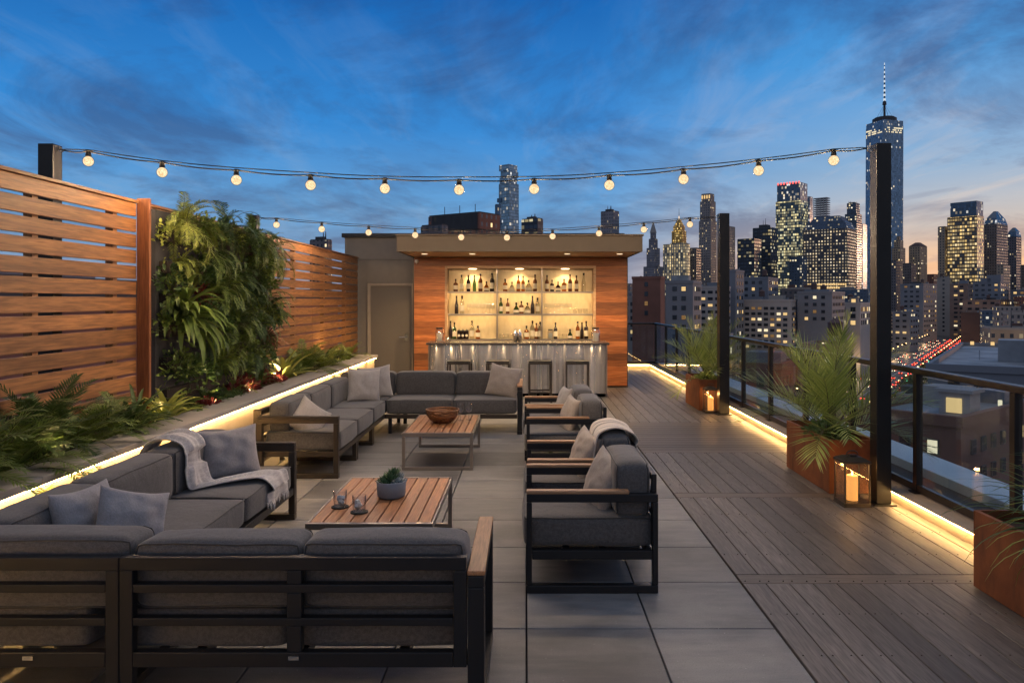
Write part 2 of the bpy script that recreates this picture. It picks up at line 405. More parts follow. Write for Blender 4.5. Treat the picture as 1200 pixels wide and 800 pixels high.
# glass railing
def railing():
    t = thing('glass_railing', 'dark metal railing with clear glass panels along the right edge of the roof', 'railing', (3.05, 6, .09))
    g = MB(); g.box(3.015, 3.085, -3, 17.86, 1.03, 1.075); g.box(1.3, 3.013, 17.79, 17.86, 1.03, 1.075); g.build('top_rail', M['rail_metal'], t, bevel=.006)
    g = MB(); g.box(3.03, 3.07, -3, 17.84, .115, .17); g.box(1.3, 3.028, 17.80, 17.84, .115, .17); g.build('bottom_rail', M['rail_metal'], t, bevel=.003)
    ys = [4.7 + 1.18*i for i in range(-6, 12)]
    ys = [y for y in ys if y < 17.6] + [17.8]
    for y in ys:
        g = MB(); g.box(3.024, 3.076, y-.026, y+.026, .1155, 1.028); g.box(3.0, 3.1, y-.05, y+.05, .1055, .115); g.build('post', M['rail_metal'], t, bevel=.002)
    for x in (1.5, 2.3):
        g = MB(); g.box(x-.026, x+.026, 17.79, 17.842, .094, 1.028); g.build('post', M['rail_metal'], t)
    for a, b in zip(ys, ys[1:]):
        g = MB(); g.box(3.046, 3.054, a+.04, b-.04, .172, 1.015); g.build('glass_panel', M['rail_glass'], t)
    for a, b in ((1.54, 2.26), (2.34, 3.0)):
        g = MB(); g.box(a, b, 17.816, 17.822, .172, 1.015); g.build('glass_panel', M['rail_glass'], t)
railing()

# steel posts of the string lights
for (x0, x1, y0, y1, zt, l) in ((2.735, 2.85, 5.89, 6.01, 2.83, 'tall black steel post beside the large palm planter and near lantern'),
                                (2.70, 2.84, 10.55, 10.69, 2.82, 'tall black steel post beside the far palm planter and far lantern'),
                                (-3.83, -3.71, 5.91, 6.03, 2.83, 'black steel post rising behind the near slatted fence'),
                                (-3.91, -3.79, 10.6, 10.72, 2.80, 'black steel post rising behind the fence past the plant wall')):
    t = thing('light_post', l, 'post', ((x0+x1)/2, (y0+y1)/2, 0))
    g = MB(); g.box(x0, x1, y0, y1, .012, zt); g.build('pole', M['black_metal'], t, bevel=.004)
    if x0 > 0:
        g = MB(); g.box(x0-.03, x1+.03, y0-.03, y1+.03, .0015, .012); g.build('base_plate', M['black_metal'], t)
    s = -1 if x0 > 0 else 1; xe = x0 if x0 > 0 else x1
    g = MB(); g.tube([(xe, (y0+y1)/2, zt-.045), (xe+s*.03, (y0+y1)/2, zt-.03), (xe+s*.05, (y0+y1)/2, zt-.045), (xe+s*.03, (y0+y1)/2, zt-.06), (xe, (y0+y1)/2, zt-.045)], .005); g.build('hook', M['chrome'], t)

def string_lights(label, Y, xa, za, xb, zb, bulbs, r):
    # bulbs: (px, py) centres read at distance Y
    t = thing('string_light', label, 'string lights', ((xa+xb)/2, Y, 2.4))
    P = [(xa, za)] + [(atz(a, Y), hz(b, Y) + r*1.75) for a, b in bulbs] + [(xb, zb)]
    for dz, dy, rr in ((0, 0, .0055), (.022, .012, .004)):
        pts = []
        for i in range(len(P)-1):
            for k in range(6):
                u = k/6; x = P[i][0] + (P[i+1][0]-P[i][0])*u; z = P[i][1] + (P[i+1][1]-P[i][1])*u
                pts.append((x, Y + dy*math.sin(x*4), z - math.sin(math.pi*u)*.012*(1 if dz == 0 else .2) + dz*math.sin(min(1, max(0, (x-xa)/(xb-xa)))*math.pi)**.3))
        pts.append((P[-1][0], Y, P[-1][1]))
        g = MB(); g.tube(pts, rr, 6); g.build('cable', M['dark_plastic'], t, smooth=True)
    for a, b in bulbs:
        x = atz(a, Y); z = hz(b, Y)
        g = MB(); g.lathe([(0, r*1.95), (.016, r*1.95), (.019, r*1.8), (.019, r*1.2), (.024, r*1.05), (.020, r*.9), (0, r*.9)], (x, Y, z), 12)
        g.box(x-.03, x+.03, Y-.012, Y+.012, z+r*1.62, z+r*1.85)
        s = g.build('socket', M['dark_plastic'], t, smooth=False)
        g = MB(); g.lathe([(.001, -r)] + [(r*math.sin(q), -r*math.cos(q)) for q in [math.pi*i/12 for i in range(1, 11)]] + [(r*.42, r*.95), (.016, r*1.02)], (x, Y, z), 18)
        b = g.build('bulb', M['bulb_glass'], s, smooth=True)
        g = MB(); q = r*.86; g.lathe([(.001, -q)] + [(q*math.sin(a), -q*math.cos(a)) for a in [math.pi*i/12 for i in range(1, 12)]] + [(.001, q)], (x, Y, z), 18)
        c = g.build('glowing_core', M['bulb_glow'], s, smooth=True)
        L = bpy.data.lights.new('bulb_lamp', 'POINT'); L.energy = BULB_W; L.color = (1, .71, .44); L.shadow_soft_size = r*1.12
        lo = bpy.data.objects.new('bulb_lamp', L); COL.objects.link(lo); lo.location = (x, Y, z)
BULB_W = 58.0
string_lights('near string of round warm bulbs hanging between the two nearer posts', 5.95, -3.66, 2.785, 2.69, 2.80,
              [(103.5,189),(190,202),(277,211),(364,217),(451,221),(538,222.5),(626,221.5),(714,217),(801,210),(889,200),(977,188)], .044)
string_lights('far string of round warm bulbs passing in front of the bar canopy', 10.62, -3.74, 2.76, 2.66, 2.77,
              [(324,263.5),(377,268.5),(432,272.5),(486.5,275.5),(540.5,278),(594,278.5),(647.5,277),(702,273.5),(754.5,269),(808.5,263)], .049)

# ================================================================== LEFT PLANTER AND FENCE
def planter():
    t = thing('long_planter', 'long raised stucco planter with stone coping and warm light under it', 'planter', (-2.9, 6, 0))
    g = MB(); g.box(-2.72, -2.62, -2, 13.0, 0.001, .618); g.box(-3.3, -2.722, 12.9, 13.0, .001, .618); g.build('wall', M['stucco'], t, bevel=.004)
    g = MB(); y = -2.0
    while y < 13.03:
        y2 = min(y+1.5, 13.04); g.box(-2.86, -2.565, y+.002, y2-.002, .62, .665); y = y2
    g.box(-3.3, -2.862, 12.78, 13.04, .62, .665)
    g.build('coping', M['coping'], t, bevel=.005)
    g = MB(); g.box(-2.60, -2.586, -1.9, 12.98, .609, .6175); g.build('led_strip', M['led_glow'], t)
    g = MB()
    P = [[(-3.32 + .1*i, -2 + .15*j, .57 + .03*noise.noise((i*.7, j*.5, 3))) for i in range(7)] for j in range(101)]
    g.grid(P); g.build('soil_bed', M['soil'], t, smooth=True)
planter()
def fence(label, y0, y1, posts, caps=True):
    t = thing('slatted_fence', label, 'fence', (-3.2, (y0+y1)/2, .5))
    g = MB(); pit = .1265; z = 2.385
    while z > .5:
        b = max(z-.106, .45); yy = y0
        while yy < y1 - .05:
            e = min(yy + 2.45, y1); g.box(-3.19, -3.168, yy+.0015, e-.0015, b, z); yy = e
        z -= pit
    g.build('slats', M['fence_wood'], t, bevel=.003, seg=1)
    g = MB(); g.box(-3.225, -3.15, y0, y1, 2.388, 2.412); g.build('cap_rail', M['fence_wood'], t, bevel=.003)
    for y in posts:
        g = MB(); g.box(-3.25, -3.192, y-.03, y+.03, .45, 2.387); g.build('post', M['fence_wood'], t)
fence('near horizontal slat fence of orange brown wood behind the ferns', 1.5, 6.128, (2.2, 3.6, 4.9, 5.85))
fence('far horizontal slat fence between the plant wall and the bar building', 6.26, 14.16, (7.5, 9.0, 10.4, 11.9, 13.3))
g = MB(); g.box(-3.17, -3.065, 6.13, 6.165, .5, 2.43); one('fence_post', g, M['post_wood'], 'thick square wooden post between slat fence and plant wall', 'post', (-3.11, 6.19, .5), bevel=.006)

# ================================================================== BAR BUILDING
def bar():
    YW = 13.9
    t = thing('bar_building', 'bar pavilion with red cedar cladding, lit back shelves and flat canopy roof', 'building', (-.2, 14, 0))
    # rear block and grey wall
    g = MB(); g.box(-3.42, 1.80, 14.24, 17.5, .002, 2.78); g.box(-3.42, -2.10, 14.20, 14.238, 2.36, 2.78)
    g.box(-3.42, -3.0, 14.20, 14.238, .002, 2.352); g.box(-3.0, -2.10, 14.20, 14.238, 1.93, 2.352)
    g.build('wall', M['wall_stucco'], t, bevel=.003)
    g = MB(); g.box(-3.47, 1.84, 14.15, 17.55, 2.785, 2.86); g.build('parapet_cap', M['charcoal_metal'], t, bevel=.004)
    # cladding of boards round the opening
    X0, X1, OX0, OX1, OZ0, OZ1 = -2.07, 1.855, -1.50, 1.275, .86, 2.235
    g = MB(); z = .03; p = .118
    while z < 2.385:
        z2 = min(z+p, 2.388)
        if z < OZ1 < z2: z2 = OZ1
        if z < OZ0 < z2: z2 = OZ0
        if z2 <= OZ0+.001 or z >= OZ1-.001: g.box(X0, X1, YW, YW+.03, z+.001, z2-.002)
        else:
            g.box(X0, OX0, YW, YW+.03, z+.001, z2-.002); g.box(OX1, X1, YW, YW+.03, z+.001, z2-.002)
        z = z2
    g.build('cladding', M['clad_wood'], t, bevel=.0015, seg=1)
    g = MB(); g.box(X0, OX0-.002, YW+.031, 14.2, .0, 2.388); g.box(OX1+.002, X1-.004, YW+.031, 14.2, .0, 2.388)
    g.box(OX0-.002, OX1+.002, YW+.031, 14.2, 0, OZ0-.002); g.box(OX0-.002, OX1+.002, YW+.031, 14.2, OZ1+.002, 2.388); g.build('cladding_backing', M['gutter_dark'], t)
    g = MB(); g.box(X1-.003, X1+.012, YW+.0, 17.4, .002, 2.39); g.box(X0-.02, X0-.002, YW-.01, 14.19, .002, 2.39); g.build('corner_trim', M['bronze_metal'], t)
    # niche
    g = MB(); w = .045
    g.box(OX0-.002, OX0+w, YW-.02, 14.235, OZ0, OZ1); g.box(OX1-w, OX1+.002, YW-.02, 14.235, OZ0, OZ1)
    g.box(OX0+w, OX1-w, YW-.02, 14.235, OZ1-w, OZ1)
    g.build('niche_frame', M['frame_wood'], t, bevel=.002)
    g = MB(); g.box(OX0+w, OX1-w, 14.205, 14.234, OZ0, OZ1-w); g.build('back_panel', M['backsplash'], t)
    for z, th in ((1.766, .018), (1.352, .018), (.885, .03)):
        g = MB(); g.box(OX0+w+.001, OX1-w-.001, YW+.012, 14.203, z-th, z); g.box(OX0+w+.001, OX1-w-.001, YW, YW+.011, z-th-.014, z); g.build('shelf', M['table_metal'], t, bevel=.002)
    for x in (-.545, .285):
        g = MB()
        for a, b in ((.886, 1.333), (1.353, 1.747), (1.767, OZ1-w-.001)): g.box(x-.011, x+.011, YW-.005, 14.203, a, b)
        g.build('shelf_divider', M['table_metal'], t)
    for x in (-1.0, -.13, .72):
        g = MB(); g.cyl((x, 14.02, OZ1-w-.008), (x, 14.02, OZ1-w-.001), .075, n=20); d = g.build('downlight', M['downlight_glow'], t)
        spot((x, 14.05, OZ1-w-.02), 26, 2.4)
    for z in (1.334, 1.748):
        g = MB(); g.box(OX0+.06, OX1-.06, YW+.06, YW+.075, z-.008, z-.002); g.build('shelf_light', M['shelf_led'], t)
    # canopy
    g = MB(); g.box(-2.108, 1.885, 12.25, 12.29, 2.392, 2.645); g.box(-2.108, -2.07, 12.292, 14.19, 2.392, 2.645); g.box(1.847, 1.885, 12.292, 17.5, 2.392, 2.645); g.build('fascia', M['fascia'], t, bevel=.004)
    g = MB(); g.box(-2.13, 1.905, 12.23, 14.14, 2.648, 2.675); g.build('roof_edge', M['bronze_metal'], t, bevel=.003)
    g = MB(); g.box(-2.068, 1.845, 12.292, 13.895, 2.40, 2.43); g.build('soffit', M['soffit'], t)
    for x in (-1.75, -.93, .70, 1.6):
        g = MB(); g.cyl((x, 12.95, 2.392), (x, 12.95, 2.399), .05, n=16); g.build('soffit_light', M['soffit_glow'], t)
        spot((x, 12.95, 2.38), 110, 2.4)
    # side door
    g = MB(); g.box(-2.99, -2.93, 14.17, 14.199, .003, 1.925); g.box(-2.93, -2.13, 14.17, 14.199, 1.875, 1.925); g.box(-2.16, -2.13, 14.17, 14.199, .003, 1.875)
    d = thing('metal_door', 'closed beige door beside the cedar cladding of the bar', 'door', (-2.55, 14.19, 0))
    g.build('frame', M['stucco'], d, bevel=.003)
    g = MB(); g.box(-2.928, -2.162, 14.20, 14.232, .01, 1.873); g.build('door_leaf', M['door_paint'], d)
    g = MB(); g.box(-2.29, -2.23, 14.19, 14.199, .84, .98); g.cyl((-2.26, 14.19, .91), (-2.26, 14.13, .91), .014); g.cyl((-2.26, 14.13, .91), (-2.38, 14.13, .91), .012); g.build('handle', M['chrome'], d)
    g = MB(); g.lathe([(0, .05), (.03, .045), (.035, 0), (.0, -.03)], (-2.02, 13.86, 2.30), 12); g.box(-2.03, -2.01, 13.86, 13.9, 2.29, 2.31)
    one('security_camera', g, M['ceramic_white'], 'tiny white camera under the canopy left corner', 'camera', (-2.02, 13.88, 2.3))
    # rooftop plant seen over the parapet is built with the city
def spot(loc, w, ang):
    L = bpy.data.lights.new('downlight_lamp', 'SPOT'); L.energy = w; L.color = (1, .66, .32); L.spot_size = ang; L.spot_blend = .6; L.shadow_soft_size = .04
    o = bpy.data.objects.new('downlight_lamp', L); COL.objects.link(o); o.location = loc
emit('shelf_led', (1.0,.66,.30), 80.0); emit('soffit_glow', (1,.75,.45), 1.6, False)
bar()

def counter():
    t = thing('bar_counter', 'long brushed steel bar counter with thin dark top', 'bar counter', (-.15, 12.7, 0))
    X0, X1, Y0, Y1 = -1.60, 1.31, 12.5, 13.12
    xs = [X0, -.62, .35, X1]
    for a, b in zip(xs, xs[1:]):
        g = MB(); n = 60; zz = [.06 + .802*j/8 for j in range(9)]
        wav = lambda x, z: Y0 - .0022*math.sin(x*17+.5*math.sin(z*3)) - .0010*math.sin(x*41+1.3) - .0012*noise.noise((x*9, 0, z*1.5))
        g.grid([[(a+.002+(b-a-.004)*i/n, wav(a+.002+(b-a-.004)*i/n, z), z) for i in range(n+1)] for z in zz])
        g.add([(a+.002, Y0+.02, .06), (b-.002, Y0+.02, .06), (b-.002, Y0+.02, .862), (a+.002, Y0+.02, .862)], [(0,3,2,1)])
        fp = g.build('front_panel', M['steel'], t, smooth=True); uv = fp.data.uv_layers.new(name='uv')
        for lp in fp.data.loops: co_ = fp.data.vertices[lp.vertex_index].co; uv.data[lp.index].uv = (co_.x, co_.z)
    g = MB(); g.box(X0+.01, X1-.01, Y0+.022, Y1, .06, .862); g.build('carcass', M['charcoal_metal'], t)
    g = MB(); g.box(X1+.001, X1+.03, Y0-.01, Y1, .003, .862); g.box(X0-.03, X0-.001, Y0-.01, Y1, .003, .862); g.build('end_panel', M['table_metal'], t, bevel=.002)
    g = MB(); g.box(X0, X1, Y0+.03, Y1-.03, .003, .058); g.build('plinth', M['steel'], t)
    g = MB(); g.box(X0-.06, X1+.06, Y0-.05, Y1+.05, .865, .90); g.build('counter_top', M['counter_top'], t, bevel=.004)
    rnd = random.Random(12); x = X0+.10
    while x < X1-.05:
        g = MB(); g.cyl((x, Y0-.028, .8645), (x, Y0-.028, .858), .011, n=10); g.build('puck_light', M['soffit_glow'], t)
        L = bpy.data.lights.new('puck_lamp', 'SPOT'); L.energy = rnd.uniform(1.5, 6); L.color = (1, .68, .36); L.spot_size = R(110); L.spot_blend = .7; L.shadow_soft_size = .008
        o = bpy.data.objects.new('puck_lamp', L); COL.objects.link(o); o.location = (x, Y0-.03, .852); x += rnd.uniform(.14, .30)
emit('counter_led', (1.0,.70,.35), 2.5)
counter()

def stool():
    t = thing('bar_stool', 'bar stool', 'bar stool', (0,0,0))
    g = MB(); a = .17
    for sx in (-1, 1):
        for sy in (-1, 1):
            g = MB(); g.box(sx*a-.013, sx*a+.013, sy*a-.013, sy*a+.013, .002, .60); g.build('leg', M['bronze_metal'], t, bevel=.002)
    g = MB()
    for s in (-1, 1):
        g.box(-a+.013, a-.013, s*a-.012, s*a+.012, .15, .175); g.box(s*a-.012, s*a+.012, -a+.013, a-.013, .15, .175)
        g.box(-a-.013, a+.013, s*a-.013, s*a+.013, .601, .625); g.box(s*a-.013, s*a+.013, -a+.013, a-.013, .601, .625)
    g.build('frame', M['bronze_metal'], t, bevel=.002)
    g = MB(); g.box(-a-.01, a+.01, -a-.01, a+.01, .627, .652); g.build('seat', M['charcoal_metal'], t, bevel=.006)
    return t
st = stool()
for i, (px, l) in enumerate(((538, 'backless metal bar stool nearest the door end of the steel counter'), (584, 'backless metal bar stool second from the door end of the counter'),
                             (633, 'backless metal bar stool third from the door end of the counter'), (677, 'backless metal bar stool nearest the deck end of the steel counter'))):
    place(st, i == 0, (atz(px, 11.85), 11.95, 0), random.uniform(-.05, .05), l, 'bar stools along the counter')

# ------------------------------------------------------------------ bottles and glasses
def bottle(kind, mat, lab=True):
    t = thing('bottle', 'bottle', 'bottle', (0,0,0)); g = MB()
    if kind == 'tall': pr = [(0,0),(.036,0),(.038,.01),(.038,.19),(.030,.215),(.014,.235),(.013,.30),(0,.30)]; cz = .30; lr = (.0388,.05,.15)
    elif kind == 'square': pr = [(0,0),(.042,0),(.044,.01),(.044,.15),(.036,.165),(.014,.175),(.013,.225),(0,.225)]; cz = .225; lr = (.0448,.04,.12)
    elif kind == 'squat': pr = [(0,0),(.05,0),(.055,.02),(.052,.08),(.03,.12),(.015,.14),(.014,.185),(0,.185)]; cz = .185; lr = (.056,.02,.07)
    else: pr = [(0,0),(.035,0),(.037,.01),(.036,.16),(.025,.20),(.016,.25),(.014,.32),(0,.32)]; cz = .32; lr = (.0376,.04,.12)
    n = 4 if kind == 'square' else 16
    g.lathe(pr, (0,0,0), 16); g.build('glass_body', mat, t, smooth=True)
    g = MB(); g.cyl((0,0,cz-.012), (0,0,cz+.022), .0165, n=12); g.build('cap', M['bottle_dark'], t, smooth=False)
    if lab:
        g = MB(); g.lathe([(lr[0], lr[1]), (lr[0], lr[2])], (0,0,0), 16); g.build('label', M['paper_label'], t, smooth=True)
    return t
kinds = {}
def put_bottle(k, m, x, y, z, label):
    key = (k, m); first = key not in kinds
    if first: kinds[key] = bottle(k, M[m], k != 'long')
    o = place(kinds[key], first, (x, y, z), random.uniform(0, 6), label)
    return o
mw = {'bottle_amber': 'amber', 'bottle_green': 'green glass', 'bottle_clear': 'clear', 'bottle_dark': 'near black', 'bottle_brown': 'dark brown'}
ordn = ['first', 'second', 'third', 'fourth', 'fifth', 'sixth', 'seventh', 'eighth', 'ninth']
def row(bay, shelf, z, Y, items):
    for i, (px, k, m) in enumerate(items):
        o = put_bottle(k, m, atz(px, Y), Y, z, f'{mw[m]} {k} bottle, {ordn[i]} on the {shelf}, {bay} bay')
        s = random.uniform(.86, 1.06); o.scale = (s, s, s)
Yb = 14.0
row('left', 'top shelf', 1.768, Yb, [(534,'square','bottle_brown'),(541,'tall','bottle_clear'),(549,'tall','bottle_dark'),(556,'long','bottle_green'),(563,'tall','bottle_brown'),(570,'squat','bottle_amber'),(576.5,'tall','bottle_dark')])
row('middle', 'top shelf', 1.768, Yb, [(592,'square','bottle_amber'),(600,'squat','bottle_clear'),(607.5,'tall','bottle_amber'),(613,'tall','bottle_amber'),(619.5,'squat','bottle_clear'),(627,'tall','bottle_brown')])
row('right', 'top shelf', 1.768, Yb, [(641,'tall','bottle_brown'),(647,'square','bottle_dark'),(654,'squat','bottle_dark'),(661,'square','bottle_amber'),(668,'tall','bottle_brown'),(675.5,'tall','bottle_brown'),(684,'long','bottle_clear')])
row('left', 'middle shelf', 1.354, Yb, [(535,'long','bottle_dark'),(541.5,'tall','bottle_clear')])
row('middle', 'middle shelf', 1.354, Yb, [(587,'tall','bottle_green'),(595,'tall','bottle_brown'),(605,'squat','bottle_green'),(611,'square','bottle_brown'),(618,'squat','bottle_clear'),(624,'long','bottle_dark'),(630,'tall','bottle_clear')])
row('left', 'bottom ledge', .887, Yb, [(528,'long','bottle_dark'),(532.5,'tall','bottle_green'),(553,'tall','bottle_clear'),(560,'square','bottle_amber')])
row('middle', 'bottom ledge', .887, Yb, [(617,'square','bottle_amber'),(624,'tall','bottle_clear'),(628.5,'tall','bottle_brown'),(633,'tall','bottle_clear')])
row('right', 'bottom ledge', .887, Yb, [(651,'tall','bottle_dark'),(668,'squat','bottle_green'),(677,'tall','bottle_amber'),(682,'long','bottle_dark'),(687,'tall','bottle_dark')])
def stem():
    t = thing('wine_glass', 'x', 'wine glass', (0,0,0)); g = MB()
    g.lathe([(0,.002),(.033,.0),(.033,.004),(.005,.008),(.004,.075),(.008,.085)], (0,0,0), 16); g.build('stem', M['clear_glass'], t, smooth=True)
    g = MB(); g.lathe([(.004,.082),(.022,.09),(.034,.115),(.036,.145),(.030,.185)], (0,0,0), 16); g.build('bowl', M['clear_glass'], t, smooth=True)
    return t
def tumbler():
    t = thing('tumbler', 'x', 'drinking glass', (0,0,0)); g = MB()
    g.lathe([(0,0),(.036,0),(.038,.005),(.041,.095),(.039,.095),(.036,.012),(0,.012)], (0,0,0), 20); g.build('glass_body', M['tumbler_glass'], t, smooth=True)
    return t
sg = stem(); n = 0
for (x0, x1, k, lab) in ((549, 577.5, 8, 'clear stemmed glass in the row on the left bay middle shelf'), (640, 668, 7, 'clear stemmed glass in the row on the right bay middle shelf')):
    for i in range(k):
        place(sg, n == 0, (atz(x0 + (x1-x0)*i/(k-1), 14.0), 14.0, 1.354), 0, lab, 'stemmed glasses ' + ('left' if x0 < 600 else 'right') + ' bay'); n += 1
for i, (px, l) in enumerate(((540, 'left wine glass on the far coffee table beside the bowl'), (549.5, 'right wine glass on the far coffee table, nearer the table corner'))):
    place(sg, False, (atz(px, 7.9), 7.85+.05*i, .351), 0, l)
tb = tumbler(); n = 0
for i, px in enumerate((588,593,598,603,608,612)):
    place(tb, n == 0, (atz(px, 14.0), 13.98+.04*(i % 2), .887), 0, 'clear tumbler in the cluster on the middle bay bottom ledge', 'tumblers middle bay'); n += 1
for i, px in enumerate((674,680,686)):
    place(tb, False, (atz(px, 14.0), 14.0, 1.354), 0, 'clear tumbler at the right end of the right bay middle shelf', 'tumblers right bay')
for i, px in enumerate((657,662)):
    place(tb, False, (atz(px, 14.0), 14.0, .887), 0, 'clear tumbler beside the green jars on right bay bottom ledge', 'tumblers right ledge')
for i, px in enumerate((521,525.5)):
    place(tb, False, (atz(px, 12.8), 12.75+.04*i, .901), 0, 'clear tumbler on the bar counter beside the left candle jar', 'tumblers on the counter')
def jar(lab, x, y, z, s, mat, kind='candle_jar'):
    t = thing(kind, lab, 'jar', (x, y, z)); g = MB()
    g.lathe([(0,0),(.055*s,0),(.06*s,.01),(.06*s,.15*s),(.045*s,.165*s),(.045*s,.18*s)], (x,y,z), 18); g.build('glass_body', M['clear_glass'], t, smooth=True)
    g = MB(); g.cyl((x,y,z+.18*s), (x,y,z+.20*s), .05*s, n=18); g.build('lid', M['black_metal'], t)
    g = MB(); g.cyl((x,y,z+.012), (x,y,z+.12*s), .042*s, n=16); g.build('filling', mat, t)
jar('pale filled glass jar standing at the left end of the bar counter', atz(515, 12.8), 12.8, .901, 1.2, M['paper_label'], 'storage_jar')
jar('pale filled glass jar standing at the right end of the bar counter', atz(698, 12.8), 12.8, .901, 1.2, M['paper_label'], 'storage_jar')
jar('green glass jar on the right bay bottom ledge', atz(645, 14.0), 14.0, .887, .9, M['succulent_pale'], 'storage_jar')
for i, px in enumerate((538, 542.5, 547)):
    x = atz(px, 13.95); g = MB(); g.cyl((x,13.95,.888), (x,13.95,1.03), .036, n=16)
    t = thing('round_canister', ('left','middle','right')[i] + ' dark canister with a pale round label at the left bay bottom ledge', 'canister', (x, 13.95, .888), 'canisters with round labels')
    g.build('tin', M['bottle_dark'], t)
    g = MB(); g.cyl((x,13.912,.955), (x,13.908,.955), .024, n=16); g.build('label', M['paper_label'], t)
    g = MB(); g.lathe([(.036,1.031),(.03,1.05),(.008,1.056),(.008,1.07),(0,1.07)], (x,13.95,0), 12); g.build('lid', M['black_metal'], t)
g = MB(); x = atz(604, 12.8)
for i, px in enumerate((604, 609)):
    x = atz(px, 12.85); g = MB(); g.lathe([(0,0),(.034,0),(.04,.12),(.03,.16),(.015,.19),(.015,.21),(0,.21)], (x,12.85,.901), 14)
    one('cocktail_shaker', g, M['chrome'], ('left', 'right')[i] + ' steel cocktail shaker on the bar counter middle', 'shaker', (x, 12.85, .901), 'cocktail shakers', smooth=True)
# ================================================================== SOFT FURNITURE
def cushion(name, x0, x1, y0, y1, z0, z1, parent, mat, r=.05, bulge=.015, n=11, seed=0):
    cx, cy, cz = (x0+x1)/2, (y0+y1)/2, (z0+z1)/2; h = Vector(((x1-x0)/2, (y1-y0)/2, (z1-z0)/2)); rr = min(r, min(h)*.98)
    g = MB(); inner = h - Vector((rr, rr, rr))
    def pt(c):
        # c on the unit cube surface, spaced so that the rounding gets vertices
        q = [math.copysign(abs(k)**.62 if abs(k) < 1 else 1, k) for k in c]
        p = Vector((q[0]*h.x, q[1]*h.y, q[2]*h.z))
        i = Vector([max(-inner[a], min(inner[a], p[a])) for a in range(3)])
        d = p - i
        if d.length > 1e-9: p = i + d.normalized() * rr
        u = [max(-1, min(1, p[a]/h[a])) for a in range(3)]
        b = [(1-u[1]**2)*(1-u[2]**2), (1-u[0]**2)*(1-u[2]**2), (1-u[0]**2)*(1-u[1]**2)]
        w = Vector([(bulge if a != 2 or 1 else 0) * b[a] * (1 if c[a] >= 1 else -1 if c[a] <= -1 else 0) for a in range(3)])
        p = p + w
        nn = noise.noise_vector(Vector((p.x*5+seed*3.1, p.y*5, p.z*5))) * .006
        return p + nn + Vector((cx, cy, cz))
    idx = {}; vs = []; fs = []
    def vid(c):
        k = tuple(round(q, 5) for q in c)
        if k not in idx: idx[k] = len(vs); vs.append(pt(c))
        return idx[k]
    L = [-1 + 2*i/n for i in range(n+1)]
    for a in range(3):
        for s in (-1, 1):
            for i in range(n):
                for j in range(n):
                    def C(u, v):
                        c = [0, 0, 0]; c[a] = s; c[(a+1) % 3] = u; c[(a+2) % 3] = v; return c
                    q = [vid(C(L[i], L[j])), vid(C(L[i+1], L[j])), vid(C(L[i+1], L[j+1])), vid(C(L[i], L[j+1]))]
                    fs.append(q if s > 0 else q[::-1])
    g.add(vs, fs)
    ob = g.build(name, mat, parent, smooth=True, sub=1)
    ax = min(range(3), key=lambda q: h[q]); e = MB()
    for s in ((1,) if ax == 2 else (-1, 1)):
        lp = []
        for (fu, fv) in [(u, -1) for u in L[:-1]] + [(1, v) for v in L[:-1]] + [(-u, 1) for u in L[:-1]] + [(-1, -v) for v in L[:-1]]:
            c = [0, 0, 0]; c[ax] = s; c[(ax+1) % 3] = fu; c[(ax+2) % 3] = fv; p = pt(c); p += (p - Vector((cx, cy, cz))).normalized()*.001; lp.append(p)
        e.tube(lp + [lp[0]], .0042, 6)
    e.build('piping', M['piping_fabric'], ob, smooth=True)
    return ob
def pillow(label, loc, w, h, th, rot, mat, group=None, seed=0, cat='throw pillow'):
    # square cushion standing in its own xz plane, thickness along y; rot = euler
    n = 18; g = MB(); E = Matrix.Rotation(rot[2], 3, 'Z') @ Matrix.Rotation(rot[0], 3, 'X') @ Matrix.Rotation(rot[1], 3, 'Y')
    def P(u, v, s):
        e = 1 - .09*(1-v*v)*abs(u)**3; f = 1 - .09*(1-u*u)*abs(v)**3
        a = max(0, (1-abs(u)**2.2)*(1-abs(v)**2.2)); t = th/2 * a**.48
        wr = noise.noise(Vector((u*2.6+seed*7, v*2.6, s*3))) * .016 * a**.4 + noise.noise(Vector((u*6+seed, v*6, s))) * .006 * a**.3
        y = s*(t + wr) if a > 0 else 0
        sag = -.03*h*(1-u*u)*(v > 0)*v
        return E @ Vector((u*w/2*e, y, v*h/2*f + sag)) + Vector(loc)
    U = [-1 + 2*i/n for i in range(n+1)]
    for s in (-1, 1):
        rows = [[P(u, v, s) for u in (U if s < 0 else U[::-1])] for v in U]
        g.grid(rows)
    o = g.build('throw_pillow', M[mat], None, o=loc, smooth=True, sub=1)
    k = o.modifiers.new('weld', 'WELD'); k.merge_threshold = .0008
    o.modifiers.move(1, 0)
    return tag(o, label, cat, group)
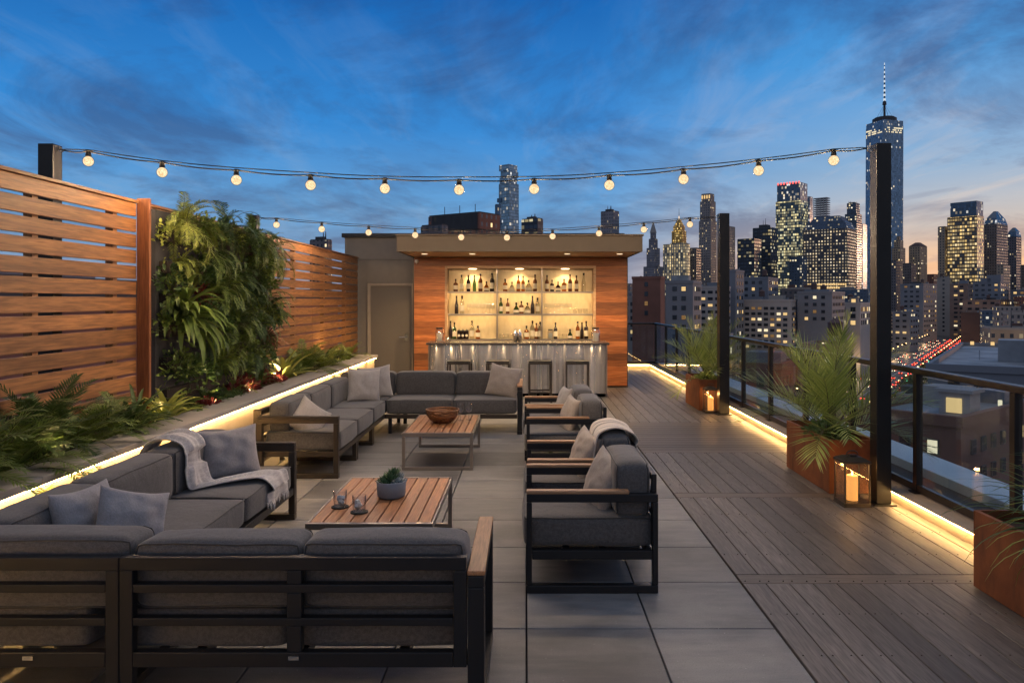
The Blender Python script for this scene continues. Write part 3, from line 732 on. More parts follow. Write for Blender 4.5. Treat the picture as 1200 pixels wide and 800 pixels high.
def drape(name, label, pts, widths, amp, nf, mat, seed=0, fringe=0, thick=.006, nw=34, cat='throw blanket'):
    # pts: centre line; widths: side vectors at each point
    pts = [Vector(p) for p in pts]; widths = [Vector(w) for w in widths]; rows = []; K = 7
    def cr(a, b, c, d, t): return .5*((2*b) + (-a+c)*t + (2*a-5*b+4*c-d)*t*t + (-a+3*b-3*c+d)*t**3)
    m = len(pts)
    for i in range(m-1):
        for k in range(K if i < m-2 else K+1):
            t = k/K; I = [max(0, i-1), i, i+1, min(m-1, i+2)]
            p = cr(*[pts[q] for q in I], t); w = cr(*[widths[q] for q in I], t)
            d = (cr(*[pts[q] for q in I], min(1, t+.01)) - cr(*[pts[q] for q in I], t-.01)).normalized(); nrm = w.cross(d).normalized()
            if nrm.z < -.2: nrm = -nrm
            r = []
            for j in range(nw+1):
                u = j/nw*2-1; s = i + t
                f = math.sin(u*nf*math.pi + s*.5 + seed + 1.4*noise.noise(Vector((s*.5, u*1.5, seed))))
                f = f + .55*math.sin(u*nf*1.7*math.pi + s*.7 + seed*2) + .9*noise.noise(Vector((u*3.1+seed, s*.35, seed*2)))
                side = .10*noise.noise(Vector((s*.9, u, seed+9)))
                r.append(p + w*(u*.5 + side*.3) + nrm*(amp*(f+1.1)))
            rows.append(r)
    g = MB(); g.grid(rows)
    if fringe:
        for j in range(0, nw+1):
            p = rows[-1][j]; d = (rows[-1][j] - rows[-2][j]).normalized()
            e = p + d*fringe*random.uniform(.7, 1.1) + Vector((random.uniform(-.01, .01), random.uniform(-.01, .01), 0))
            g.tube([p, (p+e)/2 + Vector((.003, 0, .003)), e], .003, 4)
    return tag(g.build(name, M[mat], None, o=pts[0], smooth=True, solid=thick), label, cat)

fabric('piping_fabric', (.04,.038,.039), .2)
CF = M['cushion_fabric']
def arm_loop(t, x0, x1, y0, y1, along, mt, capmat, ztop=.56, leg=.045, cap=(0, 1)):
    """open rectangular side frame; along = 'x' or 'y' is its long direction"""
    g = MB(); zt = ztop-.02
    if along == 'x':
        g.box(x0, x0+leg, y0, y1, .045, zt-.045); g.box(x1-leg, x1, y0, y1, .045, zt-.045)
        g.box(x0, x1, y0, y1, zt-.0445, zt); g.box(x0, x1, y0, y1, .002, .0445)
        c = (x0 + (x1-x0)*cap[0], x0 + (x1-x0)*cap[1], y0-.004, y1+.004)
    else:
        g.box(x0, x1, y0, y0+leg, .045, zt-.045); g.box(x0, x1, y1-leg, y1, .045, zt-.045)
        g.box(x0, x1, y0, y1, zt-.0445, zt); g.box(x0, x1, y0, y1, .002, .0445)
        c = (x0-.002, x1+.002, y0 + (y1-y0)*cap[0], y0 + (y1-y0)*cap[1])
    g.build('arm_frame', mt, t, bevel=.004)
    g = MB(); g.box(*c, zt+.001, ztop); g.build('armrest', capmat, t, bevel=.005)
def sled(t, x0, x1, y0, y1, mt, along, ztop=.185):
    g = MB(); w = .04
    if along == 'x':
        g.box(x0, x0+w, y0, y1, .04, ztop); g.box(x1-w, x1, y0, y1, .04, ztop); g.box(x0, x1, y0, y1, .002, .0395)
    else:
        g.box(x0, x1, y0, y0+w, .04, ztop); g.box(x0, x1, y1-w, y1, .04, ztop); g.box(x0, x1, y0, y1, .002, .0395)
    g.build('leg', mt, t, bevel=.003)

# ---------------- near sectional sofa (seen from behind)
def near_sofa():
    t = thing('sectional_sofa', 'near l shaped sofa seen from behind, charcoal cushions on dark slatted metal frame', 'sofa', (-1.5, 3.6, 0))
    C = M['charcoal_metal']; yb = 2.87
    # back frame modules: (x0, x1)
    for k, (a, b, mid) in enumerate(((-.2265-1.323, -.2285, -.885), (-2.42, -1.553, -1.99))):
        g = MB()
        g.box(a, b, yb, yb+.04, .573, .623)
        for z0, z1 in ((.488, .520), (.362, .392), (.205, .262)): g.box(a+.051, b-.051, yb, yb+.04, z0, z1)
        g.box(a, a+.05, yb, yb+.04, .002 if k == 0 else .205, .572); g.box(b-.05, b, yb, yb+.04, .205 if k == 0 else .002, .572)
        if k == 0:
            for z0, z1 in ((.521,.572),(.393,.487),(.263,.361)): g.box(mid-.028, mid+.028, yb+.001, yb+.039, z0, z1)
        g.build('back_frame', C, t, bevel=.003)
    g = MB(); g.box(-.905, -.865, yb-.006, yb-.0005, .235, .25); g.build('maker_plate', M['chrome'], t)
    g = MB(); g.box(-1.915, -1.875, yb-.006, yb-.0005, .235, .25); g.build('maker_plate', M['chrome'], t)
    arm_loop(t, -.2245, -.16, yb, 3.60, 'y', C, M['arm_wood_y'], .572, .06)
    # left run side: back frame along the planter, far arm
    g = MB(); xb = -2.42
    g.box(xb, xb+.04, 2.915, 5.49, .573, .623)
    for z0, z1 in ((.488,.520),(.362,.392),(.205,.262)): g.box(xb, xb+.04, 2.915, 5.49, z0, z1)
    for y in (3.7, 4.58, 5.44): g.box(xb+.041, xb+.07, y, y+.05, .002, .572)
    g.build('back_frame', C, t, bevel=.003)
    arm_loop(t, -2.36, -1.69, 5.495, 5.55, 'x', M['bronze_metal'], M['bronze_metal'], .565, .045)
    # seat rails
    g = MB()
    g.box(-1.66, -.227, 3.55, 3.59, .19, .238); g.box(-1.735, -1.695, 3.55, 5.49, .19, .238); g.box(-2.34, -.227, yb+.05, yb+.09, .19, .238)
    for x in (-1.3, -.9, -.5): g.box(x, x+.04, 2.965, 3.545, .19, .235)
    for y in (3.9, 4.3, 4.7, 5.1, 5.4): g.box(-2.375, -1.74, y, y+.04, .19, .235)
    g.build('seat_frame', C, t, bevel=.003)
    for y in (4.55, 4.61): sled(t, -2.34, -1.70, y, y+.04, C, 'x')
    sled(t, -1.655, -1.61, 2.98, 3.58, C, 'y')
    # cushions
    zs = (.24, .405)
    cushion('seat_cushion', -.93, -.235, 2.95, 3.59, *zs, t, CF, .03, .009, seed=1); cushion('seat_cushion', -1.66, -.936, 2.95, 3.59, *zs, t, CF, .03, .009, seed=2)
    cushion('seat_cushion', -2.36, -1.70, 2.95, 3.80, *zs, t, CF, .03, .009, seed=3); cushion('seat_cushion', -2.36, -1.70, 3.806, 4.58, *zs, t, CF, .03, .009, seed=4)
    cushion('seat_cushion', -2.36, -1.70, 4.586, 5.485, *zs, t, CF, .03, .009, seed=5)
    cushion('back_cushion', -.872, -.236, 2.925, 3.14, .40, .665, t, CF, .045, .008, seed=6)
    cushion('back_cushion', -1.528, -.878, 2.925, 3.14, .40, .662, t, CF, .045, .008, seed=7)
    cushion('back_cushion', -2.35, -1.534, 2.925, 3.14, .40, .675, t, CF, .045, .008, seed=8)
    for i, (a, b) in enumerate(((3.15, 3.83), (3.84, 4.60), (4.61, 5.45))):
        cushion('back_cushion', -2.35, -2.14, a, b, .40, .68, t, CF, .045, .010, seed=9+i)
near_sofa()
pillow('grey pillow leaning in the near sofa corner, the left one of the pair', (-2.06, 3.52, .575), .35, .34, .13, (R(-14), 0, R(75)), 'pillow_grey', 'pillow pair in the near corner', 1)
pillow('grey pillow leaning in the near sofa corner, the right one of the pair', (-1.86, 3.55, .56), .34, .33, .13, (R(-22), R(18), R(52)), 'pillow_grey', 'pillow pair in the near corner', 2)
pillow('large plain grey pillow on the near sofa end beside the draped throw', (-2.01, 5.10, .575), .40, .36, .15, (R(-16), R(-4), R(28)), 'pillow_grey', None, 3)
drape('throw_blanket', 'crumpled grey throw draped over the near sofa end', [(-2.43, 4.83, .50), (-2.38, 4.83, .68), (-2.26, 4.82, .735), (-2.13, 4.80, .69), (-2.10, 4.78, .55), (-2.06, 4.78, .435), (-1.98, 4.86, .425), (-1.86, 4.98, .425), (-1.77, 5.06, .425), (-1.71, 5.10, .415), (-1.675, 5.11, .35), (-1.67, 5.11, .28)],
      [(0,.26,0),(0,.26,0),(0,.26,0),(0,.24,0),(.02,.22,0),(.06,.22,0),(.12,.26,0),(.14,.32,0),(.10,.36,0),(.04,.36,0),(0,.36,0),(0,.38,0)], .010, 1.7, 'throw_grey', 2, .045)

# ---------------- far sectional sofa
def far_sofa():
    t = thing('sectional_sofa', 'far l shaped sofa facing the camera with charcoal cushions and bronze frame', 'sofa', (-1.4, 8.6, 0))
    C = M['bronze_metal']; D = M['charcoal_metal']; zs = (.235, .41)
    arm_loop(t, -2.42, -1.69, 6.77, 6.825, 'x', C, C, .56, .045)
    g = MB()
    for z0, z1 in ((.56,.61),(.45,.48),(.34,.37),(.20,.25)): g.box(-2.44, -2.40, 6.83, 9.80, z0, z1)
    for y in (6.83, 7.56, 8.34, 9.1, 9.76): g.box(-2.475, -2.441, y, y+.045, .002, .61)
    g.build('back_frame', C, t, bevel=.003)
    g = MB()
    for z0, z1 in ((.56,.61),(.45,.48),(.34,.37),(.20,.25)): g.box(-2.395, -.115, 9.76, 9.80, z0, z1)
    for x in (-1.6, -.85): g.box(x, x+.045, 9.801, 9.83, .002, .61)
    g.build('back_frame', D, t, bevel=.003)
    arm_loop(t, -.11, -.05, 9.0, 9.80, 'y', D, M['arm_wood_y'], .585, .045)
    g = MB(); g.box(-1.74, -1.70, 6.83, 9.04, .185, .233); g.box(-1.74, -.113, 9.045, 9.085, .185, .233); g.box(-2.39, -1.745, 6.83, 6.86, .185, .233)
    for y in (7.2, 7.56, 7.9, 8.3, 8.7): g.box(-2.39, -1.745, y, y+.04, .185, .23)
    for x in (-1.3, -.5): g.box(x, x+.04, 9.09, 9.755, .185, .23)
    g.build('seat_frame', C, t, bevel=.003)
    for y in (7.53, 7.59, 8.33, 8.39): sled(t, -2.38, -1.70, y, y+.04, C, 'x')
    for x in (-1.66, -.91): sled(t, x, x+.04, 9.06, 9.7, D, 'y')
    for i, (a, b) in enumerate(((6.84, 7.57), (7.576, 8.36), (8.366, 9.08))): cushion('seat_cushion', -2.37, -1.69, a, b, *zs, t, CF, .032, .010, seed=20+i)
    cushion('seat_cushion', -2.37, -1.69, 9.086, 9.75, *zs, t, CF, .032, .010, seed=25)
    for i, (a, b) in enumerate(((-1.68, -.895), (-.889, -.118))): cushion('seat_cushion', a, b, 9.04, 9.75, *zs, t, CF, .032, .010, seed=30+i)
    for i, (a, b) in enumerate(((6.86, 7.56), (7.57, 8.35), (8.36, 9.2))): cushion('back_cushion', -2.35, -2.15, a, b, .40, .675, t, CF, .05, .012, seed=40+i)
    for i, (a, b) in enumerate(((-2.35, -1.66), (-1.65, -.90), (-.89, -.13))): cushion('back_cushion', a, b, 9.50, 9.72, .40, .695, t, CF, .05, .012, seed=50+i)
far_sofa()
pillow('small pale pillow tucked behind the near arm of the far sofa', (-2.02, 7.02, .50), .34, .34, .13, (R(-12), R(38), R(40)), 'pillow_light', None, 4)
pillow('light grey square pillow in the far sofa corner, front one of two', (-1.93, 8.95, .60), .42, .42, .15, (R(-14), R(5), R(30)), 'pillow_light', 'pillow pair in the far corner', 5)
pillow('light grey square pillow in the far sofa corner, rear one of two', (-1.86, 9.27, .60), .42, .42, .14, (R(-14), R(-6), R(12)), 'pillow_light', 'pillow pair in the far corner', 6)
pillow('beige square pillow tilted against the right end of the far sofa', (-.28, 9.36, .60), .44, .42, .15, (R(-14), R(10), R(-14)), 'pillow_taupe', None, 7)

# ---------------- coffee tables
def table(label, x0, x1, y0, y1, z):
    t = thing('coffee_table', label, 'coffee table', ((x0+x1)/2, (y0+y1)/2, 0)); T = M['table_metal']
    g = MB(); n = 9; w = (x1-x0-.028)/n
    for i in range(n): g.box(x0+.014+w*i+.0035, x0+.014+w*(i+1)-.0035, y0+.032, y1-.032, z-.022, z)
    g.build('table_top', M['table_wood'], t, bevel=.002, seg=1)
    g = MB()
    g.box(x0, x1, y0, y0+.028, z-.035, z+.001); g.box(x0, x1, y1-.028, y1, z-.035, z+.001)
    g.box(x0, x0+.0125, y0+.029, y1-.029, z-.035, z-.001); g.box(x1-.0125, x1, y0+.029, y1-.029, z-.035, z-.001)
    g.box(x0+.02, x1-.02, (y0+y1)/2-.02, (y0+y1)/2+.02, z-.045, z-.024)
    g.build('frame', T, t, bevel=.002)
    for a in (y0, y1-.028):
        g = MB(); g.box(x0, x0+.028, a, a+.028, .03, z-.036); g.box(x1-.028, x1, a, a+.028, .03, z-.036); g.box(x0, x1, a, a+.028, .002, .0295)
        g.build('leg', T, t, bevel=.002)
table('near slatted teak coffee table holding the potted succulent', -1.24, -.525, 4.22, 5.34, .352)
table('far slatted teak coffee table holding the woven bowl', -1.175, -.505, 7.11, 8.25, .352)

def succulent():
    x, y, z = -.86, 4.80, .353
    t = thing('potted_succulent', 'green and silvery succulents in a blue grey concrete bowl on the near table', 'potted plant', (x, y, z))
    g = MB(); g.lathe([(0,0),(.075,0),(.088,.012),(.094,.10),(.092,.104),(.082,.10),(.080,.085),(0,.082)], (x,y,z), 30); g.build('pot', M['concrete_pot'], t, smooth=True, bevel=0)
    rnd = random.Random(3)
    for nm, mat, heads in (('leaves', 'succulent_green', [(-.035,.0,.10,.07), (.0,-.02,.12,.075), (-.01,.04,.115,.07), (-.06,.02,.09,.055), (-.03,-.045,.095,.06), (.015,.01,.15,.06)]), ('leaves', 'succulent_pale', [(.05,-.015,.10,.055), (.065,.03,.09,.05), (.045,.045,.12,.05), (.03,-.055,.085,.04)])):
        g = MB()
        for hx, hy, hzz, r in heads:
            for k in range(26):
                el = R(85 - 75*(k/26)); az = k*2.39996; L = r*(.55+.5*k/26)
                d = Vector((math.cos(az)*math.cos(el), math.sin(az)*math.cos(el), math.sin(el))); s = d.cross(Vector((0,0,1))).normalized(); up = s.cross(d).normalized()
                b = Vector((x+hx, y+hy, z+hzz-.01)); w = r*.2
                g.add([b, b+d*L*.55+s*w, b+d*L+up*.012, b+d*L*.55-s*w, b+d*L*.5-up*.008], [(0,1,4),(1,2,4),(2,3,4),(3,0,4),(0,3,2,1)])
        g.build(nm, M[mat], t)
succulent()
for i, (px, py, l) in enumerate(((398.5, 597, 'left tumbler of ice on the near coffee table'), (421, 603, 'right tumbler of ice on the near coffee table'))):
    Y = F*1.247/(py-HY-3); x = atz(px, Y)
    g = MB(); g.cyl((x,Y,.353), (x,Y,.359), .052, n=24)
    one('coaster', g, M['dark_plastic'], ('left', 'right')[i] + ' round dark coaster under a tumbler on the near table', 'coaster', (x,Y,.353))
    o = copy_tree(tb); o.location = (x, Y, .360); o['label'] = l; o['group'] = 'tumblers of ice'
    g = MB(); rnd = random.Random(i)
    for k in range(7):
        c = Vector((rnd.uniform(-.017,.017), rnd.uniform(-.017,.017), .022+.006*k)); E = Matrix.Rotation(rnd.uniform(0,3), 3, 'X') @ Matrix.Rotation(rnd.uniform(0,3), 3, 'Z'); h = .010
        g.add([c + E @ Vector((a*h, b*h, d*h)) for d in (-1,1) for a, b in ((-1,-1),(1,-1),(1,1),(-1,1))], [(0,3,2,1),(4,5,6,7),(0,1,5,4),(1,2,6,5),(2,3,7,6),(3,0,4,7)])
    ic = g.build('ice', M['ice'], None, o=(0,0,0), bevel=.002); ic.parent = o
def bowl():
    x, y, z = -.86, 7.72, .353; g = MB(); rnd = random.Random(5)
    t = thing('woven_bowl', 'brown woven open bowl on the far coffee table', 'bowl', (x, y, z))
    prof = lambda a: (.085 + .085*math.sin(a*1.35), .125*a**1.25)
    for k in range(46):
        a0 = rnd.uniform(0, 6.28); da = rnd.uniform(.5, 1.4)*rnd.choice((-1, 1)); h0 = rnd.uniform(0, .5); h1 = rnd.uniform(.5, 1)
        pts = []
        for i in range(12):
            q = i/11; rr, zz = prof(h0+(h1-h0)*math.sin(q*math.pi)); ang = a0+da*2*q; rr += .004*math.sin(q*14+k)
            pts.append((x+rr*math.cos(ang), y+rr*math.sin(ang), z+.008+zz))
        g.tube(pts, .0065, 5)
    for hh in (0, .3, .65, .97, 1.0):
        rr, zz = prof(hh); g.tube([(x+rr*math.cos(q*.2618), y+rr*math.sin(q*.2618), z+.008+zz) for q in range(25)], .007, 6)
    g.build('basket', M['woven_bowl'], t, smooth=True)
    g = MB(); g.lathe([(0,.004)]+[(prof(h/8)[0]-.008, .008+prof(h/8)[1]) for h in range(8)], (x,y,z), 28); g.build('inner_shell', M['woven_bowl'], t, smooth=True)
bowl()

# ---------------- armchairs
def armchair():
    t = thing('lounge_armchair', 'armchair', 'armchair', (0,0,0)); C = M['charcoal_metal']
    for y in (0, .655): arm_loop(t, 0, .72, y, y+.045, 'x', C, M['arm_wood_x'], .562, .03, (0, .78))
    g = MB()
    for y in (0.002, .658): g.box(.031, .689, y, y+.04, .185, .235)
    g.box(.002, .03, .046, .654, .185, .235); g.box(.66, .689, .046, .654, .185, .235)
    for x in (.2, .4): g.box(x, x+.04, .046, .654, .19, .232)
    g.build('seat_frame', C, t, bevel=.003)
    g = MB()
    g.box(.692, .72, .05, .09, .24, .64); g.box(.692, .72, .61, .65, .24, .64); g.box(.692, .72, .091, .609, .60, .64)
    for z in (.30, .40, .50): g.box(.697, .715, .091, .609, z, z+.035)
    g.build('back_frame', C, t, bevel=.003)
    cushion('seat_cushion', -.02, .70, .048, .652, .237, .405, t, CF, .032, .010, seed=60)
    cushion('back_cushion', .485, .69, .055, .645, .395, .70, t, CF, .055, .010, seed=61)
    return t
ac = armchair(); grp = 'four lounge armchairs in a row'
for i, (x, y, l) in enumerate(((0, 4.12, 'nearest armchair, charcoal cushions and a pale pillow'), (.005, 4.93, 'second armchair, with a striped throw over its back'),
                               (.0, 6.72, 'third armchair, beyond the gap after the throw'), (-.02, 7.53, 'farthest armchair, closest to the steel bar counter'))):
    place(ac, i == 0, (x, y, 0), 0, l, grp)
for i, (x, y, l, m) in enumerate(((.45, 4.42, 'taupe pillow on the nearest armchair', 'pillow_taupe'), (.40, 5.20, 'taupe pillow on the armchair that carries the striped throw', 'pillow_taupe'),
                               (.41, 7.05, 'pale pillow on the third armchair', 'pillow_taupe'), (.39, 7.85, 'pale pillow on the farthest armchair', 'pillow_light'))):
    pillow(l, (x, y, .545), .34, .34, .13, (R(-18), R(14-5*i), R(-68-3*i)), m, 'armchair pillows', 10+i)
drape('throw_blanket', 'off white throw with thin dark stripes over the second armchair back', [(.45, 5.25, .46), (.452, 5.25, .58), (.475, 5.25, .69), (.52, 5.25, .728), (.60, 5.25, .74), (.67, 5.25, .722), (.73, 5.25, .68), (.748, 5.25, .58), (.752, 5.25, .44)],
      [(0,.44,0)]*9, .004, 2.2, 'throw_striped', 5, .03, .008)

# ================================================================== PLANTERS, LANTERNS, PALMS
def corten_box(label, x0, x1, y0, y1, h):
    t = thing('corten_planter', label, 'planter box', ((x0+x1)/2, (y0+y1)/2, 0)); g = MB(); w = .012
    g.box(x0, x1, y0, y0+w, .006, h); g.box(x0, x1, y1-w, y1, .006, h); g.box(x0, x0+w, y0+w+.0005, y1-w-.0005, .006, h); g.box(x1-w, x1, y0+w+.0005, y1-w-.0005, .006, h)
    g.box(x0+w, x0+w+.02, y0+w+.001, y1-w-.001, h-.014, h-.002); g.box(x1-w-.02, x1-w, y0+w+.001, y1-w-.001, h-.014, h-.002)
    g.build('box_shell', M['corten'], t, bevel=.002)
    g = MB(); g.grid([[(x0+.02+(x1-x0-.04)*i/6, y0+.02+(y1-y0-.04)*j/10, h-.06+.02*noise.noise((i, j, 1))) for i in range(7)] for j in range(11)]); g.build('soil', M['soil'], t)
    g = MB(); g.box(x0+.03, x1-.03, y0+.03, y1-.03, .0015, .006); g.build('foot_plate', M['black_metal'], t)
corten_box('rust red steel planter holding the large palm', 2.50, 2.90, 6.23, 7.25, .45)
corten_box('rust red steel planter holding the far palm', 2.50, 2.90, 10.92, 11.85, .455)
corten_box('rust red steel planter at the right edge holding spiky grass', 2.50, 2.90, 2.9, 4.22, .43)

def frond(g, base, az, el, L, droop, pairs, ll, lw, t0=.15, fan=55, mi=0, stem=1, rr=.004, rnd=random, fold=.25, thin=1.0):
    p = Vector(base); n = 16; pts = [p.copy()]; e = el; ds = []
    for i in range(n):
        d = Vector((math.cos(az)*math.cos(e), math.sin(az)*math.cos(e), math.sin(e))); ds.append(d)
        p = p + d*(L/n); pts.append(p.copy()); e -= droop/n*(.4+1.2*i/n)
    ds.append(ds[-1]); g.tube(pts, rr, 4, stem, rr*.25)
    for k in range(pairs):
        t = t0 + (1-t0)*(k+.5)/pairs; f = t*n; i = int(min(n-1, f)); q = pts[i].lerp(pts[i+1], f-i); d = ds[i]
        s = d.cross(Vector((0,0,1)));
        if s.length < .05: s = Vector((math.sin(az), -math.cos(az), 0))
        s.normalize(); up = s.cross(d).normalized()
        l = ll*(math.sin(math.pi*(.12+.80*t))**.75)*rnd.uniform(.85, 1.1); a = R(fan)*(1.05-.55*t)
        for sg in (-1, 1):
            dd = (d*math.cos(a) + s*sg*math.sin(a) + up*rnd.uniform(fold-.12, fold+.12)).normalized()
            m = q + dd*l*.5; tip = q + dd*l + Vector((0,0,-l*.22*thin)); wv = (dd.cross(up)).normalized()*lw*.5
            g.add([q-wv*.5, q+wv*.5, m+wv, m-wv, tip], [(0,1,2,3),(3,2,4)], mi)
def palm(label, x, y, z, H, nf, seed, ll=.30, pairs=34):
    rnd = random.Random(seed); t = thing('potted_palm', label, 'palm', (x, y, z)); g = MB()
    for k in range(nf):
        u = k/nf; az = k*2.39996 + rnd.uniform(-.2, .2); el = R(88 - 76*u**.9 + rnd.uniform(-6, 6)); L = H*(1.0-.25*u)*rnd.uniform(.88, 1.08)
        frond(g, (x+.05*math.cos(az)*u*2, y+.07*math.sin(az)*u*2, z), az, el, L, R(24+66*u+rnd.uniform(-10, 10)), pairs, ll*rnd.uniform(.85,1.1), .0125, .20, 48, 0, 1, .0055, rnd, .30, .32)
    g.build('fronds', [M['palm_green'], M['stem']], t)
    g = MB()
    for k in range(9):
        a = k*.7; g.tube([(x+.05*math.cos(a), y+.07*math.sin(a), z-.04), (x+.03*math.cos(a), y+.05*math.sin(a), z+.10), (x+.04*math.cos(a), y+.06*math.sin(a), z+.24)], .014, 6, 0, .006)
    g.build('stem', M['stem'], t, smooth=True)
palm('large leafy palm in the rust planter beside the near steel post', 2.72, 6.75, .42, .98, 22, 11, .38, 24)
palm('bushy palm in the far rust planter beside the far steel post', 2.72, 11.35, .42, 1.0, 22, 12, .36, 22)
def bush(name, label, loc, rx, ry, rz, n, ls, mat, seed=0, group=None, cat='shrub', up=.4, lw=.5):
    rnd = random.Random(seed); g = MB(); c = Vector(loc)
    for k in range(n):
        d = Vector((rnd.gauss(0,1), rnd.gauss(0,1), rnd.gauss(0,1))).normalized(); d.z = abs(d.z) if rnd.random() < .85 else d.z
        r = rnd.uniform(.35, 1)**.5*(.8+.35*noise.noise(Vector((d.x*2+seed, d.y*2, d.z*2))))
        p = c + Vector((d.x*rx*r, d.y*ry*r, d.z*rz*r)); o = (d + Vector((rnd.gauss(0,.5), rnd.gauss(0,.5), up+rnd.gauss(0,.4)))).normalized()
        s = o.cross(Vector((rnd.gauss(0,1), rnd.gauss(0,1), 1))).normalized(); nn = s.cross(o); l = ls*rnd.uniform(.6, 1.3); w = l*lw*.5
        g.add([p, p+o*l*.4+s*w+nn*l*.08, p+o*l*.75+s*w*.8, p+o*l-nn*l*.12, p+o*l*.75-s*w*.8, p+o*l*.4-s*w+nn*l*.08, p+o*l*.55-nn*l*.02], [(0,1,6),(1,2,6),(2,3,6),(3,4,6),(4,5,6),(5,0,6)])
    t = thing(name, label, cat, (loc[0], loc[1], loc[2]-.0), group); g.build('foliage', M[mat], t)
    g = MB()
    for k in range(6):
        a = k*1.05; g.tube([(loc[0], loc[1], loc[2]-.02), (loc[0]+rx*.3*math.cos(a), loc[1]+ry*.3*math.sin(a), loc[2]+rz*.4), (loc[0]+rx*.6*math.cos(a), loc[1]+ry*.6*math.sin(a), loc[2]+rz*.8)], .004, 4, 0, .002)
    g.build('stem', M['stem'], t)
def fern(label, loc, L, nf, seed, mat='fern_green', el0=80, el1=10, dr=95, ll=.07, pairs=22, face=None, name='fern', group=None, lw=.011, spread=3.2):
    rnd = random.Random(seed); g = MB(); x, y, z = loc
    for k in range(nf):
        u = (k+.5)/nf
        if face is None: az = k*2.39996 + rnd.uniform(-.3, .3); el = R(el0 + (el1-el0)*u + rnd.uniform(-8, 8))
        else: az = face + rnd.uniform(-spread/2, spread/2); el = R(rnd.uniform(el1, el0))
        frond(g, (x+rnd.uniform(-.03,.03), y+rnd.uniform(-.03,.03), z), az, el, L*rnd.uniform(.7, 1.12), R(dr*rnd.uniform(.7, 1.3)), pairs, ll*rnd.uniform(.8, 1.15), lw, .10, 62, 0, 1, .0032, rnd, .12, .35)
    t = thing(name, label, 'fern', loc, group); g.build('fronds', [M[mat], M['stem']], t)
def strap(name, label, loc, L, n, W, mat, seed, el0=80, el1=25, dr=80, cat='plant', face=None, spread=3, group=None):
    rnd = random.Random(seed); g = MB(); x, y, z = loc
    for k in range(n):
        u = (k+.5)/n; az = k*2.39996+rnd.uniform(-.3,.3) if face is None else face+rnd.uniform(-spread/2, spread/2)
        e = R((el0+(el1-el0)*u if face is None else rnd.uniform(el1, el0))+rnd.uniform(-6,6)); l = L*rnd.uniform(.7,1.15); m = 9; p = Vector((x+rnd.uniform(-.02,.02), y+rnd.uniform(-.02,.02), z)); rows = []
        for i in range(m+1):
            t = i/m; d = Vector((math.cos(az)*math.cos(e), math.sin(az)*math.cos(e), math.sin(e))); s = Vector((math.sin(az), -math.cos(az), 0)); up = s.cross(d)
            w = W*.5*(math.sin(math.pi*min(1, .12+t*.88))**.7)*(1-.1*t)+.0008
            rows.append([p-s*w+up*w*.5, p-up*w*.05, p+s*w+up*w*.5]); p = p + d*l/m; e -= R(dr)*rnd.uniform(.8,1.2)/m*(.4+1.2*t)
        g.grid(rows)
    t = thing(name, label, cat, loc, group); g.build('leaves', M[mat], t, smooth=True)
strap('spiky_grass', 'narrow leaved spiky grass in the planter at the right edge', (2.74, 3.75, .40), .62, 90, .012, 'leaf_dark', 5, 84, 15, 95, 'ornamental grass')
strap('spiky_grass', 'pale arching grass in the nearest part of the right edge planter', (2.68, 3.35, .40), .6, 60, .012, 'fern_bright', 6, 80, 10, 120, 'ornamental grass')
bush('ground_plant', 'low leafy plant under the far palm in its rust planter', (2.66, 11.2, .42), .2, .3, .12, 260, .05, 'fern_bright', 3)
bush('ground_plant', 'dark low plant under the large palm in its rust planter', (2.66, 6.62, .41), .2, .35, .14, 420, .05, 'leaf_dark', 4)

def lantern(label, x, y, w, h):
    t = thing('lantern', label, 'lantern', (x, y, 0)); g = MB(); a = w/2; p = .012
    g.box(x-a, x+a, y-a, y+a, .012, .035); g.box(x-a-.006, x+a+.006, y-a-.006, y+a+.006, .002, .0118)
    for sx in (-1, 1):
        for sy in (-1, 1): cx, cy = x+sx*(a-p/2-.002), y+sy*(a-p/2-.002); g.box(cx-p/2, cx+p/2, cy-p/2, cy+p/2, .0355, h-.045)
    g.build('frame', M['bronze_metal'], t, bevel=.0015)
    g = MB(); g.box(x-a-.004, x+a+.004, y-a-.004, y+a+.004, h-.0445, h-.025); g.frustum((x-a, x+a, y-a, y+a), (x-a*.55, x+a*.55, y-a*.55, y+a*.55), h-.0245, h); g.box(x-.025, x+.025, y-.025, y+.025, h+.0005, h+.012)
    g.build('lid', M['bronze_metal'], t, bevel=.002)
    g = MB(); g.tube([(x-.045*math.cos(q), y, h+.012+.03*math.sin(q)) for q in [math.pi*i/10 for i in range(11)]], .005, 6); g.build('handle', M['bronze_metal'], t)
    for k in range(4):
        g = MB(); b = a-.009
        if k < 2: s = (-1, 1)[k]; g.box(x-a+.016, x+a-.016, y+s*b-.001, y+s*b+.001, .036, h-.046)
        else: s = (-1, 1)[k-2]; g.box(x+s*b-.001, x+s*b+.001, y-a+.016, y+a-.016, .036, h-.046)
        g.build('pane', M['lantern_glass'], t)
def candle(label, x, y, r, h):
    t = thing('candle', label, 'candle', (x, y, .036)); g = MB(); g.lathe([(0,0),(r,0),(r,h),(r*.9,h+.004),(r*.7,h-.006),(0,h-.008)], (x,y,.036), 24); g.build('wax', M['candle_wax'], t, smooth=False)
    g = MB(); g.lathe([(0,0),(.006,.006),(.008,.014),(.004,.028),(0,.038)], (x,y,.036+h), 10); g.build('flame', M['flame'], t, smooth=True)
    g = MB(); g.cyl((x,y,.036+h-.008), (x,y,.036+h+.004), .0015, n=6); g.build('wick', M['black_metal'], t)
    L = bpy.data.lights.new('candle_lamp', 'POINT'); L.energy = 1.6; L.color = (1, .5, .16); L.shadow_soft_size = .012
    o = bpy.data.objects.new('candle_lamp', L); COL.objects.link(o); o.location = (x, y, .036+h+.05)
